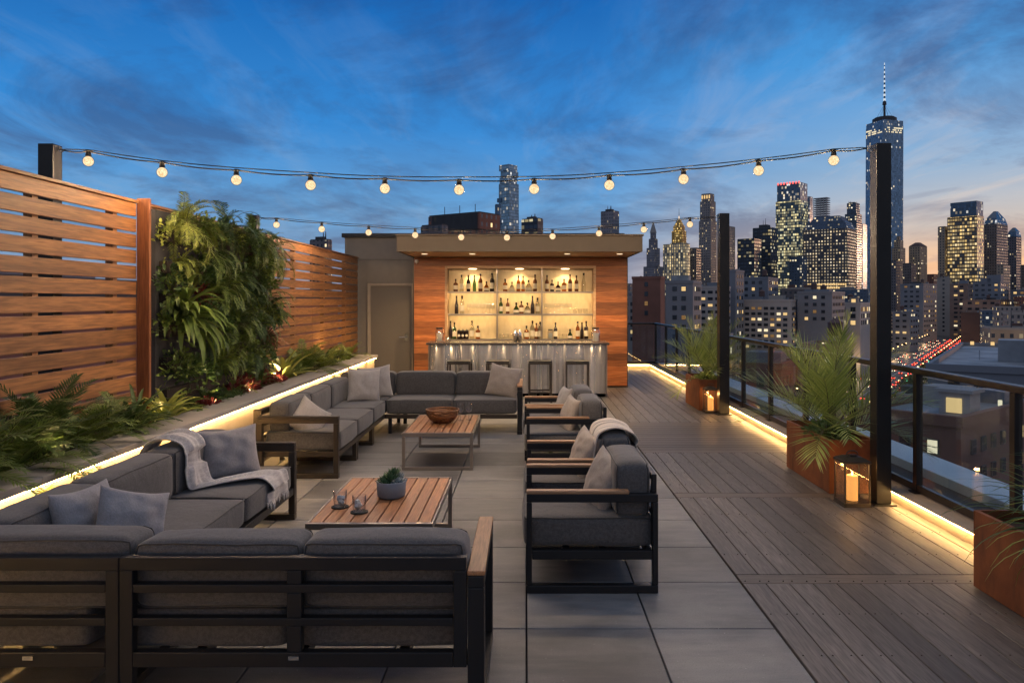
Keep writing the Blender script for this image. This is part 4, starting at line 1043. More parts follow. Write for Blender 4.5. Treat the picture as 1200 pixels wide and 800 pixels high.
lantern('near bronze lantern standing beside the near steel post', 2.56, 5.93, .205, .38)
candle('thick orange lit candle inside the near lantern', 2.56, 5.93, .042, .19)
lantern('far bronze lantern standing beside the far steel post', 2.63, 10.78, .185, .37)
candle('thick orange lit candle inside the far lantern', 2.63, 10.78, .04, .18)
for i, (x, y) in enumerate(((2.62, 6.1), )): pass

# ================================================================== LEFT PLANTING
Z = .60
fern('tall dark green fern at the left edge in front of the fence', (-2.98, 3.75, Z), .74, 40, 1, 'fern_green', 84, 20, 85, .13, 30, lw=.0125)
fern('broad green fern beside the left edge, arching over the coping', (-2.93, 4.25, Z), .62, 40, 2, 'fern_green', 82, 5, 100, .12, 28, lw=.0125)
fern('tall upright fern against the near fence, second from the left edge', (-3.04, 4.7, Z), .66, 34, 21, 'leaf_dark', 86, 30, 70, .12, 28, lw=.0125)
fern('low drooping fern nearest the camera in the long planter', (-2.88, 3.35, Z-.02), .52, 34, 3, 'fern_green', 60, 0, 110, .10, 26, lw=.012)
fern('mid green fern halfway between the left edge and the fence post', (-2.95, 4.95, Z), .54, 36, 4, 'fern_green', 80, 5, 95, .10, 26, lw=.012)
fern('loose green fern leaning on the coping before the lit strappy plant', (-2.90, 5.4, Z-.02), .44, 34, 5, 'fern_green', 75, 0, 100, .09, 24, lw=.011)
fern('dark fern close to the fence before the thick wooden post', (-3.05, 5.5, Z), .46, 30, 22, 'leaf_dark', 84, 20, 80, .09, 24, lw=.011)
strap('strappy_plant', 'dark strap leaved plant before the lit yellow plant', (-2.98, 5.75, Z), .40, 34, .035, 'leaf_dark', 7)
strap('variegated_plant', 'bright yellow green strappy plant lit from below beside the fence post', (-2.93, 6.12, Z), .36, 34, .05, 'leaf_yellow', 8, 85, 15, 75)
bush('red_shrub', 'low dark red leafy shrub at the foot of the plant wall, left one', (-2.90, 6.85, Z-.02), .16, .25, .12, 260, .06, 'leaf_red', 9, 'red shrubs')
bush('mossy_shrub', 'fine leaved green mound at the foot of the plant wall', (-2.92, 7.45, Z-.02), .18, .35, .17, 900, .028, 'leaf_dark', 10)
bush('red_shrub', 'dark red leafy shrub at the foot of the plant wall, middle one', (-2.98, 7.9, Z+.05), .16, .38, .16, 420, .065, 'leaf_red', 11, 'red shrubs')
bush('red_shrub', 'dark red leafy shrub under the right end of the plant wall', (-2.93, 8.7, Z), .17, .32, .17, 380, .065, 'leaf_red', 12, 'red shrubs')
strap('variegated_plant', 'pale yellow broad leaved plant lit from below past the red shrubs', (-2.98, 9.3, Z), .46, 26, .075, 'leaf_yellow', 13, 85, 20, 60)
fern('large arching green fern past the pale yellow plant', (-2.97, 10.0, Z), .66, 42, 14, 'fern_green', 82, 10, 85, .12, 28, lw=.0125)
fern('bright green fern spilling over the coping near the planter end', (-2.92, 10.8, Z), .56, 36, 15, 'fern_bright', 80, 5, 95, .10, 26, lw=.0125)
strap('strappy_plant', 'dark upright strap plant behind the ferns near the planter end', (-3.02, 11.2, Z), .42, 26, .035, 'leaf_dark', 16)
bush('leafy_shrub', 'low yellow green shrub lit by an uplight near the planter end', (-2.98, 11.9, Z), .17, .35, .28, 420, .06, 'fern_bright', 17)
fern('small green fern at the far end of the long planter', (-2.92, 12.3, Z), .46, 30, 18, 'fern_bright', 80, 10, 90, .09, 22)

# plant wall: backing panel and its plants
g = MB(); g.box(-3.164, -3.10, 6.30, 8.95, .60, 2.36); pw = thing('plant_wall_panel', 'dark backing panel of the vertical garden on the fence', 'panel', (-3.13, 7.6, .6)); g.build('panel', M['gutter_dark'], pw)
g = MB()
for z in [.75+.27*i for i in range(6)]: g.box(-3.098, -3.03, 6.36, 8.9, z, z+.10)
g.build('pocket', M['soil'], pw)
XW = -3.04
wf = [  # (Y, z, L, n, mat, pairs, leaflet length, label)
 (6.68, 2.28, .46, 34, 'fern_bright', .075, 'big light green fern at the top left of the plant wall'),
 (6.55, 1.88, .30, 26, 'fern_bright', .05, 'yellowish fern under the big top left fern of the plant wall'),
 (6.50, 1.62, .26, 22, 'fern_green', .045, 'small fern at the left edge of the plant wall, mid height'),
 (7.15, 2.08, .42, 28, 'fern_green', .07, 'green fern right of the big top left fern of the plant wall'),
 (7.6, 2.30, .42, 30, 'leaf_dark', .07, 'dark fern on the top edge of the plant wall, centre'),
 (8.3, 2.28, .44, 34, 'fern_green', .07, 'green fern at the top right of the plant wall'),
 (8.75, 2.12, .46, 34, 'fern_bright', .06, 'spiky fern sticking out at the top right corner of the plant wall'),
 (7.35, 1.66, .44, 30, 'fern_green', .075, 'arching fern in the centre of the plant wall'),
 (8.05, 1.80, .40, 30, 'leaf_dark', .06, 'dark drooping fern right of centre on the plant wall'),
 (8.7, 1.62, .40, 28, 'fern_green', .06, 'green fern on the right side of the plant wall, mid height'),
 (7.75, 1.35, .40, 30, 'fern_green', .06, 'drooping fern low in the centre of the plant wall'),
 (8.35, 1.28, .40, 28, 'leaf_dark', .06, 'dark fern low on the right side of the plant wall'),
 (7.1, 1.22, .36, 26, 'leaf_dark', .06, 'dark fern low on the plant wall right of the long leaved one'),
 (7.5, 1.02, .34, 26, 'fern_green', .05, 'small fern at the bottom centre of the plant wall'),
 (8.2, .98, .34, 26, 'leaf_dark', .05, 'small dark fern at the bottom right of the plant wall')]
for i, (y, z, L, n, m, ll, lab) in enumerate(wf):
    fern(lab, (XW, y, z), L, n, 40+i, m, 75, -30, 120, ll, 20, 0.0, 'hanging_fern', 'ferns of the plant wall', .0105, 3.0)
strap('long_leaved_fern', 'large long leaved plant hanging low at the left of the plant wall', (XW, 6.62, 1.42), .56, 46, .055, 'fern_green', 60, 80, -20, 110, 'plant', 0, 3.0)
strap('long_leaved_fern', 'broad dark leaved plant at the right edge of the plant wall', (XW, 8.75, 1.42), .34, 30, .07, 'leaf_dark', 61, 70, -20, 90, 'plant', 0, 3.0)
strap('bromeliad', 'dark red spiky plant low on the right edge of the plant wall', (XW, 8.8, 1.15), .28, 26, .035, 'leaf_red', 62, 70, -10, 40, 'plant', 0, 3.0)
strap('bromeliad', 'dark red spiky plant in the middle left of the plant wall', (XW, 6.95, 1.62), .24, 24, .03, 'leaf_red', 63, 70, -20, 50, 'plant', 0, 3.0)
strap('strappy_plant', 'thin strap plant between the ferns in the wall centre', (XW, 7.65, 1.72), .34, 30, .022, 'fern_bright', 64, 70, -20, 110, 'plant', 0, 3.0)
strap('strappy_plant', 'thin strap plant hanging at the bottom of the wall centre', (XW, 7.25, .98), .34, 30, .022, 'fern_green', 65, 70, -20, 110, 'plant', 0, 3.0)
for i, (y, z, rx, ry, rz, n, ls, m, lab) in enumerate(((7.3, 1.9, .16, .3, .22, 420, .045, 'leaf_dark', 'small leaved dark shrub high in the plant wall, left of centre'), (8.0, 2.12, .2, .35, .25, 520, .05, 'leaf_dark', 'dark pointy shrub at the top centre of the plant wall'),
     (8.45, 1.95, .2, .3, .25, 480, .05, 'fern_green', 'mottled green shrub upper right in the plant wall'), (7.0, 1.45, .12, .25, .2, 320, .045, 'leaf_dark', 'dark shrub left of the central ferns in the plant wall'),
     (8.1, 1.55, .18, .35, .25, 520, .06, 'leaf_dark', 'round leaved dark shrub right of centre in the plant wall'), (7.9, 1.12, .15, .4, .2, 520, .04, 'fern_green', 'fine green shrub low in the plant wall'),
     (6.75, .95, .12, .3, .2, 360, .045, 'leaf_dark', 'dark shrub at the bottom left of the plant wall'))):
    bush('wall_shrub', lab, (XW+.05, y, z), rx, ry, rz, n, ls, m, 70+i, 'shrubs of the plant wall', 'shrub', 0)
rnd = random.Random(77); k = 0; words = ['upper', 'middle', 'lower', 'lowest']
for r_, z in enumerate((2.12, 1.72, 1.32, .92)):
    for c_, y in enumerate((6.5, 6.95, 7.4, 7.85, 8.3, 8.72)):
        m, ls, n, mn = rnd.choice((('fern_green', .05, 300, 'mid green'), ('leaf_dark', .06, 300, 'dark green'), ('fern_bright', .04, 340, 'light green'), ('leaf_dark', .045, 360, 'fine dark'), ('fern_green', .075, 200, 'broad leaved')))
        bush('wall_shrub', f'{mn} filler plant, {words[r_]} row of the plant wall, number {c_+1} from the left', (XW+.02, y+rnd.uniform(-.08,.08), z+rnd.uniform(-.06,.06)), rnd.uniform(.12,.2), .30, .26, n, ls, m, 200+k, 'filler plants of the plant wall', 'shrub', 0); k += 1
for c_, (y, m) in enumerate(((6.5, 'fern_green'), (7.05, 'leaf_dark'), (7.7, 'fern_bright'), (8.35, 'fern_green'))):
    fern(('leftmost', 'second', 'third', 'rightmost')[c_] + ' low fern where the plant wall meets the planter soil', (-3.0, y, Z), .34, 26, 300+c_, m, 80, 10, 90, .07, 20)
def uplight(label, x, y, w):
    g = MB(); g.cyl((x, y, .56), (x, y, .64), .022, n=14); t = thing('garden_uplight', label, 'garden light', (x, y, .56), 'garden uplights'); g.build('housing', M['black_metal'], t)
    g = MB(); g.cyl((x, y, .6405), (x, y, .643), .017, n=14); g.build('lens', M['downlight_glow'], t)
    L = bpy.data.lights.new('uplight_lamp', 'SPOT'); L.energy = w; L.color = (1, .68, .3); L.spot_size = R(130); L.spot_blend = .8; L.shadow_soft_size = .03
    o = bpy.data.objects.new('uplight_lamp', L); COL.objects.link(o); o.location = (x, y, .66); o.rotation_euler = (R(180), R(-8), 0)
uplight('small uplight among the yellow leaves by the fence post', -2.94, 6.0, 20)
uplight('small uplight beside the pale yellow plant past the red shrubs', -3.02, 9.15, 22)
uplight('small uplight under the shrub near the planter end', -3.0, 11.5, 20)
def washlight(label, x, y, w, rx):
    uplight(label, x, y, .01); o = COL.objects[-1]; o.data.energy = w; o.rotation_euler = (0, R(180-rx), 0); o.location.z = .68
washlight('small spotlight on the coping side aimed at the left of the plant wall', -2.87, 6.9, 16, -28)
washlight('small spotlight on the coping side aimed at the middle of the plant wall', -2.87, 7.8, 16, -28)
washlight('small spotlight on the coping side aimed at the right of the plant wall', -2.87, 8.7, 16, -28)
uplight('small uplight hidden in the ferns before the near fence', -2.86, 4.6, 14)
# ================================================================== CITY
GZ = -46.0
def citymat():
    t = NT('city_ground'); v = t.wpos(); n = t.noise(v, .02, 6, .6); n2 = t.noise(v, .3, 3)
    t.bsdf(Base_Color=t.mix(t.mapr(n, .35, .65, 0, 1), (.035,.035,.04), (.08,.075,.075)), Roughness=t.mapr(n2, 0, 1, .5, .95))
citymat()
g = MB(); nx = 24
g.grid([[(-9000+18000*i/nx, -3000+15000*j/nx, GZ) for i in range(nx+1)] for j in range(nx+1)])
tag(g.build('city_ground', M['city_ground']), kind='structure')

facade('f_glass_blue', (0.072,0.116,0.174), (0.053,0.112,0.195), 2.74, 4.0, .06, .10, .16, (1,.8,.5), (.85,.9,.95), 0.72, .2, .7, .2)
facade('f_glass_pale', (0.174,0.246,0.290), (0.240,0.390,0.510), 2.58, 3.8, .05, .12, .2, (1,.85,.6), (.9,.95,1), 0.66, .3, .7, .25)
facade('f_glass_gold', (0.145,0.102,0.072), (0.075,0.075,0.075), 3.10, 4.8, .10, .26, .98, (1,.66,.22), (1,.78,.4), 0.69, .12, .3, .4)
facade('f_glass_green', (0.058,0.087,0.102), (0.045,0.090,0.120), 2.92, 4.3, .08, .2, .60, (1,.82,.38), (.95,.9,.55), 0.66, .1, .6, .3)
facade('f_black', (0.023,0.029,0.043), (0.030,0.045,0.068), 3.60, 4.4, .10, .3, .30, (1,.78,.35), (.9,.85,.6), 0.60, .35, .9, .5)
facade('f_office', (0.102,0.099,0.109), (0.045,0.053,0.075), 4.03, 4.3, .27, .33, .97, (1,.76,.42), (1,.86,.62), 0.78, .25, .08)
facade('f_stone', (0.290,0.254,0.246), (0.045,0.053,0.068), 3.10, 3.9, .3, .3, .13, (1,.72,.36), (1,.85,.6), 0.78, .2, .5)
facade('f_stone_dark', (0.152,0.138,0.152), (0.030,0.038,0.053), 3.10, 3.9, .28, .3, .12, (1,.75,.4), (1,.9,.7), 0.78, .2, .5)
facade('f_gothic', (0.246,0.232,0.261), (0.060,0.068,0.090), 2.42, 4.0, .3, .3, .10, (1,.72,.36), (1,.85,.6), 0.72, .2, .5)
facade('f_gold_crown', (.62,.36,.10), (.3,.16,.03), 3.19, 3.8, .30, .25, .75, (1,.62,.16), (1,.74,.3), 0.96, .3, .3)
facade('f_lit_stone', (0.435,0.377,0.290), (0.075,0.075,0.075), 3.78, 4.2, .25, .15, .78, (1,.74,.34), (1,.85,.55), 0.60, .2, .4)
facade('f_brick', (0.232,0.094,0.065), (0.038,0.045,0.060), 3.44, 3.6, .32, .3, .14, (1,.7,.32), (1,.85,.6), 0.84, .2, .4)
facade('f_grey', (0.217,0.217,0.239), (0.045,0.060,0.083), 3.78, 3.7, .24, .3, .18, (1,.74,.38), (1,.9,.7), 0.84, .2, .5)
facade('f_tan', (0.348,0.275,0.210), (0.045,0.053,0.068), 3.60, 3.7, .3, .3, .16, (1,.7,.32), (1,.85,.6), 0.90, .2, .5)
facade('f_blue', (0.072,0.109,0.174), (0.045,0.075,0.120), 3.44, 3.8, .2, .3, .20, (1,.8,.45), (1,.95,.8), 0.84, .2, .5)
plain('roof_dark', (.06,.062,.07), .8, 0, .25, .2, .5)
plain('roof_pale', (.25,.27,.30), .7, 0, .38, .3, 2.5)
plain('roof_brown', (.10,.06,.055), .8, 0, .2, .2, .5)
plain('stone_plain', (.32,.29,.27), .8, 0, .1, .2, .5)
plain('brick_plain', (.22,.10,.075), .85, 0, .15, .3, 2)
plain('brick_tan', (.26,.18,.15), .85, 0, .15, .3, 2)
plain('pale_wall', (.36,.34,.34), .8, 0, .1, .2, 1)
plain('slate_wall', (.17,.185,.22), .7, 0, .1, .2, 1)
plain('win_dark', (.03,.04,.055), .1, .3, .2, 0)
emit('win_lit', (1,.66,.28), .95, False); emit('win_pale', (1,.84,.55), 1.1, False); emit('win_dim', (1,.55,.22), .22, False)
emit('red_beacon', (1,.12,.10), 2.0, False); emit('spire_white', (.8,.9,1), .8, False)

def solve(x0, xs, x1, Y, a):
    a = max(R(a), math.atan((x1-CX)/F) + R(10)); Xs = atz(xs, Y); k0 = (x0-CX)/F; k1 = (x1-CX)/F
    L = (Xs - k0*Y)/(math.cos(a) + k0*math.sin(a)); Rr = (k1*Y - Xs)/(math.sin(a) - k1*math.cos(a))
    return Xs, L, Rr, a
def tower(label, x0, xs, x1, yt, Y, style, a=50, tiers=None, roof='roof_dark', name='city_tower', extra=None, cat='skyscraper', group=None, parts=True, base=GZ):
    """x0, xs, x1: photo columns of left end, near corner, right end; yt: top row; tiers: list of (fx, fy, row top)"""
    Xs, L, Q, a = solve(x0, xs, x1, Y, a)
    t = thing(name, label, cat, (Xs, Y, base), group); t.rotation_euler = (0, 0, -a)
    H = lambda py: hz(py, Y) - base
    g = MB(); r = MB(); z = 0; tiers = tiers or []; fx0, fx1, fy0, fy1 = -L, 0, 0, Q
    lv = [(0, 0, yt if not tiers else tiers[0][2])] + [(q[0], q[1], q[2]) for q in tiers[1:]] if tiers else [(0, 0, yt)]
    for (ix, iy, py) in lv:
        x_0, x_1, y_0, y_1 = -L*(1-ix), -L*ix, Q*iy, Q*(1-iy); zt = H(py)
        g.box(x_0, x_1, y_0, y_1, z, zt-.6); r.box(x_0+.3, x_1-.3, y_0+.3, y_1-.3, zt-.59, zt); z = zt + .01
    ORG[t.name] = Vector((0,0,0))
    b = g.build('facade', M[style], t)
    r.build('roof', M[roof], t)
    if extra: extra(t, L, Q, H, z)
    return t
def sub(t, name, mat, fn, **k):
    g = MB(); fn(g); return g.build(name, M[mat] if isinstance(mat, str) else mat, t, **k)
def masts(n, h, seed=0, mat='roof_dark'):
    def f(t, L, Q, H, z):
        rnd = random.Random(seed)
        for i in range(n):
            x = -L*rnd.uniform(.2,.8); y = Q*rnd.uniform(.2,.8); sub(t, 'mast', mat, lambda g: g.cyl((x,y,z), (x,y,z+h*rnd.uniform(.6,1)), .5, .2, 6))
        sub(t, 'plant_room', 'roof_dark', lambda g: g.box(-L*.75, -L*.3, Q*.25, Q*.75, z, z+h*.3))
    return f
TW = []
def T(*a, **k):
    t = tower(*a, **k); TW.append((a[1], a[3], a[0])); return t

# over the fence and the bar roof
T('small dark apartment tower peeking over the far fence', 363, 384, 389, 280, 500, 'f_stone_dark', 20, extra=masts(2, 6, 1))
def louvre(t, L, Q, H, z):
    sub(t, 'louvre_screen', 'roof_dark', lambda g: [g.box(-L*.93 + L*.9*i/40, -L*.93 + L*.9*i/40+.5, -.25, -.02, H(268), H(249)) for i in range(40)])
    for x in (.2, .5, .8): sub(t, 'antenna', 'roof_dark', lambda g: g.cyl((-L*x, Q*.3, z), (-L*x, Q*.3, z+4), .15, n=6))
T('broad dark brick building with louvred top storey behind the bar roof', 502, 562, 586, 247, 330, 'f_brick', 35, [(0,0,268),(.0,.0,247.5)], extra=louvre)
T('low pale brick annex left of the louvred building above the bar roof', 493, 518, 525, 262, 300, 'f_stone_dark', 35)
def jenga(t, L, Q, H, z):
    rnd = random.Random(4)
    sub(t, 'top_box', 'f_glass_pale', lambda g: [g.box(-L*rnd.uniform(.9,1.03), L*rnd.uniform(-.12,.04), Q*rnd.uniform(-.06,.1), Q*rnd.uniform(.9,1.05), H(py)+.02, H(py-7)) for py in (214,206.5,199)])
    sub(t, 'balcony', 'f_glass_blue', lambda g: [g.box(-L-1.5, -L*.7, -1.5, Q*.5, H(py), H(py)+5) for py in (236, 262, 285)])
T('slender stacked glass tower with a pale lit side behind the bar roof', 584.5, 597, 608, 214, 900, 'f_glass_pale', 40, extra=jenga)
T('narrow low glass tower hugging the left of the stacked glass tower', 580, 583, 587, 239, 880, 'f_glass_blue', 40)
T('small dark blocky office with pinkish side right of the stacked glass tower', 611, 630, 636.5, 255, 480, 'f_black', 40, extra=masts(2, 4, 3))
T('dark apartment tower with vertical ribs standing above the right end of the canopy', 704, 719, 725.5, 246.5, 900, 'f_gothic', 40, extra=masts(3, 8, 4))
# old downtown group
def spire_gothic(t, L, Q, H, z):
    sub(t, 'spire', 'stone_plain', lambda g: (g.frustum((-L*.68,-L*.32,Q*.32,Q*.68), (-L*.52,-L*.48,Q*.48,Q*.52), H(272), H(259))))
T('old grey stone tower stepping up to a small spire, left of the gold topped tower', 754, 768, 777, 312, 1250, 'f_gothic', 42, [(0,0,312),(.16,.16,290),(.27,.27,279),(.35,.35,272)], extra=spire_gothic)
def gold(t, L, Q, H, z):
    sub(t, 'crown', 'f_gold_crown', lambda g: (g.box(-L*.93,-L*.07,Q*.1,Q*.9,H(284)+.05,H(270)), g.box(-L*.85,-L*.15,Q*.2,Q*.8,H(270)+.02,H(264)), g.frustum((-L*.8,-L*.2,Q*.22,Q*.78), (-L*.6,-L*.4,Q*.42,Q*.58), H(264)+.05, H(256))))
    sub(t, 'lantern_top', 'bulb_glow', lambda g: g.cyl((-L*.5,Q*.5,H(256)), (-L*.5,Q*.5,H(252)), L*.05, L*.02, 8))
    sub(t, 'mast', 'stone_plain', lambda g: g.cyl((-L*.5,Q*.5,H(252)), (-L*.5,Q*.5,H(243)), .5, .2, 6))
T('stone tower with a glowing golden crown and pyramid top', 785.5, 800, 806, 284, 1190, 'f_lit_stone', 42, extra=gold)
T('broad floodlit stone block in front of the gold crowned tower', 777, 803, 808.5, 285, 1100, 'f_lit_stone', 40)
T('dark brick block right of the floodlit block', 806, 816, 822, 290, 1120, 'f_stone_dark', 40)
def topcol(t, L, Q, H, z):
    sub(t, 'lit_loggia', 'win_lit', lambda g: [g.box(-L*.82+L*.2*i, -L*.82+L*.2*i+L*.1, Q*.11-.5, Q*.11-.1, H(232), H(228)) for i in range(4)])
T('tall slim stone tower with a small lit crown, left of the far steel post', 819, 833, 840, 250, 1150, 'f_stone', 42, [(0,0,258),(.06,.06,235),(.14,.14,226)], extra=topcol)
T('stone apartment tower half hidden by the far steel post', 845, 855, 861.5, 265, 1200, 'f_stone', 42)
T('low black glass block right of the far steel post', 864, 884, 892, 279, 950, 'f_black', 40)
T('higher black glass block with scattered lit rows beside the green gold glass tower', 882, 903, 911, 266, 985, 'f_black', 40, extra=masts(2, 14, 6))
def redtop(t, L, Q, H, z):
    sub(t, 'sky_screen', 'f_glass_blue', lambda g: (g.box(-L*.95, -L*.02, Q*.02, Q*.98, H(234)+.02, H(213))))
    sub(t, 'crown_light', 'red_beacon', lambda g: [g.box(-L*.93+L*.12*i, -L*.93+L*.12*i+L*.06, -.3, .3, H(214.5), H(212)) for i in range(8)])
T('tall glass tower with green gold lit floors and a red lit top', 909, 938, 947, 234, 1150, 'f_glass_green', 42, extra=redtop)
T('thin blue glass tower tucked behind the red topped tower', 944, 949, 952.5, 230, 1300, 'f_glass_blue', 42)
def lattice(t, L, Q, H, z):
    sub(t, 'floor_slab', 'pale_wall', lambda g: [g.box(-L, 0, 0, Q, H(py), H(py)+1.6) for py in [232+2.6*i for i in range(14)]])
    sub(t, 'column', 'pale_wall', lambda g: [g.box(-L*u-.4, -L*u+.4, 0.02, .8, H(268), H(232)) for u in (.02,.25,.5,.75,.98)])
T('pale open framed tower under construction behind the broad stepped tower', 953, 969, 973, 268, 1400, 'f_stone', 42, extra=lattice)
def domecap(t, L, Q, H, z):
    sub(t, 'mansard_roof', 'f_blue', lambda g: (g.frustum((-L,0,0,Q), (-L*.9,-L*.08,Q*.08,Q*.92), H(267)+.03, H(258)), g.frustum((-L*.88,-L*.12,Q*.12,Q*.88), (-L*.76,-L*.22,Q*.22,Q*.78), H(258)+.03, H(251))))
    sub(t, 'lit_band', 'win_lit', lambda g: [g.box(-L*.99+L*.049*i, -L*.99+L*.049*i+L*.038, -.4, -.05, H(py), H(py-2.2)) for i in range(20) for py in (334, 338)])
T('broad curved shouldered office tower with dense rows of lit square windows', 941, 993, 1003, 267, 1050, 'f_office', 38, extra=domecap)
T('blue dark lower wing in front of the left side of the office tower', 925, 940, 946, 300, 1000, 'f_blue', 38)
T('slim dark tower with a lit crown band between office tower and near post', 990, 1004, 1010, 237, 1200, 'f_blue', 42, [(0,0,250),(.12,.12,237)], extra=masts(3, 5, 8))
T('pale narrow slab catching the sunset just left of the tallest tower', 1007, 1011, 1016, 262, 1350, 'f_glass_pale', 42)
# tallest tower, tapering with cut corners
def tallest():
    Y = 1500; t = thing('city_tower', 'tallest glass tower with tapering faceted sides and striped spire', 'skyscraper', (atz(1036.5, Y+40), Y+40, GZ)); ORG[t.name] = Vector((0,0,0))
    t.rotation_euler = (0, 0, R(-28)); H = lambda py: hz(py, Y) - GZ
    hb, ht, z0, z1 = 34, 24.5*1.414, H(352), H(144); g = MB()
    B = [(-hb,-hb),(hb,-hb),(hb,hb),(-hb,hb)]; Tt = [(0,-ht),(ht,0),(0,ht),(-ht,0)]
    vs = [(x,y,0) for x,y in B] + [(x,y,z0) for x,y in B] + [(x,y,z1) for x,y in Tt] + [(x*.985,y*.985,z1+.01) for x,y in Tt] + [(x*.985,y*.985,H(138.5)) for x,y in Tt]
    fs = [(i,(i+1)%4,4+(i+1)%4,4+i) for i in range(4)] + [(4+i,4+(i+1)%4,8+i) for i in range(4)] + [(4+(i+1)%4, 8+(i+1)%4, 8+i) for i in range(4)]
    fs += [(12+i,12+(i+1)%4,16+(i+1)%4,16+i) for i in range(4)] + [(16,17,18,19)]
    g.add(vs, fs); g.build('facade', M['f_glass_wtc'], t)
    sub(t, 'roof_ring', 'roof_dark', lambda g: (g.cyl((0,0,H(138.4)), (0,0,H(134)), 23, n=28), g.cyl((0,0,H(134)+.02), (0,0,H(132.5)), 19, n=28)))
    rnd = random.Random(2); u = (z1 - z0)
    def band():
        for row in range(9):
            zz = z1 - 8 - row*4.2; f = (zz - z0)/u
            for i in range(4):
                A = Vector((B[i][0], B[i][1], 0)).lerp(Vector((Tt[i][0], Tt[i][1], 0)), f); C_ = Vector((B[(i+1)%4][0], B[(i+1)%4][1], 0)).lerp(Vector((Tt[i][0]*0+Tt[(i+1)%4][0], Tt[(i+1)%4][1], 0)), f)
                A = Vector((Tt[i][0], Tt[i][1], 0))*.992; C_ = Vector((Tt[(i+1)%4][0], Tt[(i+1)%4][1], 0))*.992
                d = (C_-A); n_ = Vector((d.y, -d.x, 0)).normalized()
                for k in range(14):
                    if i != 2 and rnd.random() < (.62 if row < 3 else .10):
                        p0 = A + d*(.04+.066*k) + n_*.8*(1+f); p1 = A + d*(.04+.066*k+.045) + n_*.8*(1+f)
                        sub(t, 'lit_window', 'win_pale', lambda g: g.add([(p0.x,p0.y,zz),(p1.x,p1.y,zz),(p1.x,p1.y,zz+2.4),(p0.x,p0.y,zz+2.4)] + [(a_.x*.985,a_.y*.985,h_) for a_, h_ in ((p0,zz),(p1,zz),(p1,zz+2.4),(p0,zz+2.4))], [(0,1,2,3),(7,6,5,4),(0,4,5,1),(3,2,6,7),(1,5,6,2),(0,3,7,4)]))
    band()
    for k in range(6):
        a = k*1.047; sub(t, 'guy_cable', 'roof_dark', lambda g: g.cyl((15*math.cos(a),15*math.sin(a),H(132.5)), (0,0,H(116)), .25, n=4))
    sub(t, 'spire', 'roof_dark', lambda g: (g.cyl((0,0,H(132.4)), (0,0,H(117)), 2.3, 2.0, 8), g.cyl((0,0,H(117)+.01), (0,0,H(113)), 4.0, 3.4, 10), g.cyl((0,0,H(113)+.01), (0,0,H(67)), 1.7, .5, 8)))
    sub(t, 'spire_light', 'spire_white', lambda g: [g.cyl((0,0,H(py)), (0,0,H(py-2.6)), 2.5-.2*i, 2.3-.2*i, 10) for i, py in enumerate((112,106.5,101,95.5,90,84.5,79,73.5,69))])
    TW.append((1016, 1060, 'the tallest tower'))
facade('f_glass_wtc', (.22,.32,.44), (.17,.28,.42), 2.92, 4.2, .04, .10, .05, (1,.8,.5), (.9,.9,.85), 0.72, .06, .85, .15)
tallest()
T('small ornate stone tower just right of the near steel post', 1045, 1055, 1061, 290, 1150, 'f_tan', 50, [(0,0,290),(.15,.15,281),(.35,.35,276)])
T('dark tower partly hidden at the right side of the near steel post', 1036, 1050, 1055, 305, 1000, 'f_stone_dark', 50)
def gable(t, L, Q, H, z):
    sub(t, 'hip_roof', 'roof_brown', lambda g: g.frustum((-L,0,0,Q), (-L*.65,-L*.35,Q*.35,Q*.65), H(288)+.05, H(283.5)))
T('brown hip roofed tower standing alone against the sunset gap', 1065, 1078, 1086.5, 288, 1100, 'f_tan', 52, extra=gable)
T('low brown slab against the left foot of the hip roofed tower', 1058, 1068, 1074, 308, 1080, 'f_stone_dark', 52)
T('dim low tower in the sunset gap right of the hip roofed tower', 1086, 1094, 1100, 321, 1250, 'f_brick', 52)
T('brown stepped tower attached to the left of the gold lit tower', 1099, 1107, 1113, 265, 1030, 'f_tan', 52, [(0,0,265)])
def glasscap(t, L, Q, H, z):
    sub(t, 'glass_crown', 'f_glass_blue', lambda g: g.box(-L*.90, -L*.02, Q*.02, Q*.98, H(252)+.05, H(235)))
T('tall tower with all floors glowing gold and dark glass crown', 1110, 1145, 1153, 252, 1000, 'f_glass_gold', 52, extra=glasscap)
def hipdome(n0, n1, n2):
    def f(t, L, Q, H, z):
        sub(t, 'domed_roof', 'f_glass_blue', lambda g: (g.frustum((-L,0,0,Q), (-L*.9,-L*.1,Q*.1,Q*.9), H(n0)+.05, H(n1)), g.frustum((-L*.9,-L*.1,Q*.1,Q*.9), (-L*.6,-L*.4,Q*.4,Q*.6), H(n1)+.03, H(n2))))
    return f
T('dark tower with pitched glass top right of the gold lit tower', 1153, 1168, 1181, 262, 1050, 'f_stone_dark', 52, extra=hipdome(262, 255, 246))
T('rounded top tower nearest the right edge of the skyline', 1180, 1191, 1197, 277, 1100, 'f_stone_dark', 52, extra=hipdome(277, 271, 266))
T('short dark tower at the very right edge of the skyline', 1196, 1206, 1213, 310, 1050, 'f_stone_dark', 52)
T('sloping topped low tower in front of the pitched glass tower', 1168, 1176, 1184, 310, 960, 'f_tan', 52)

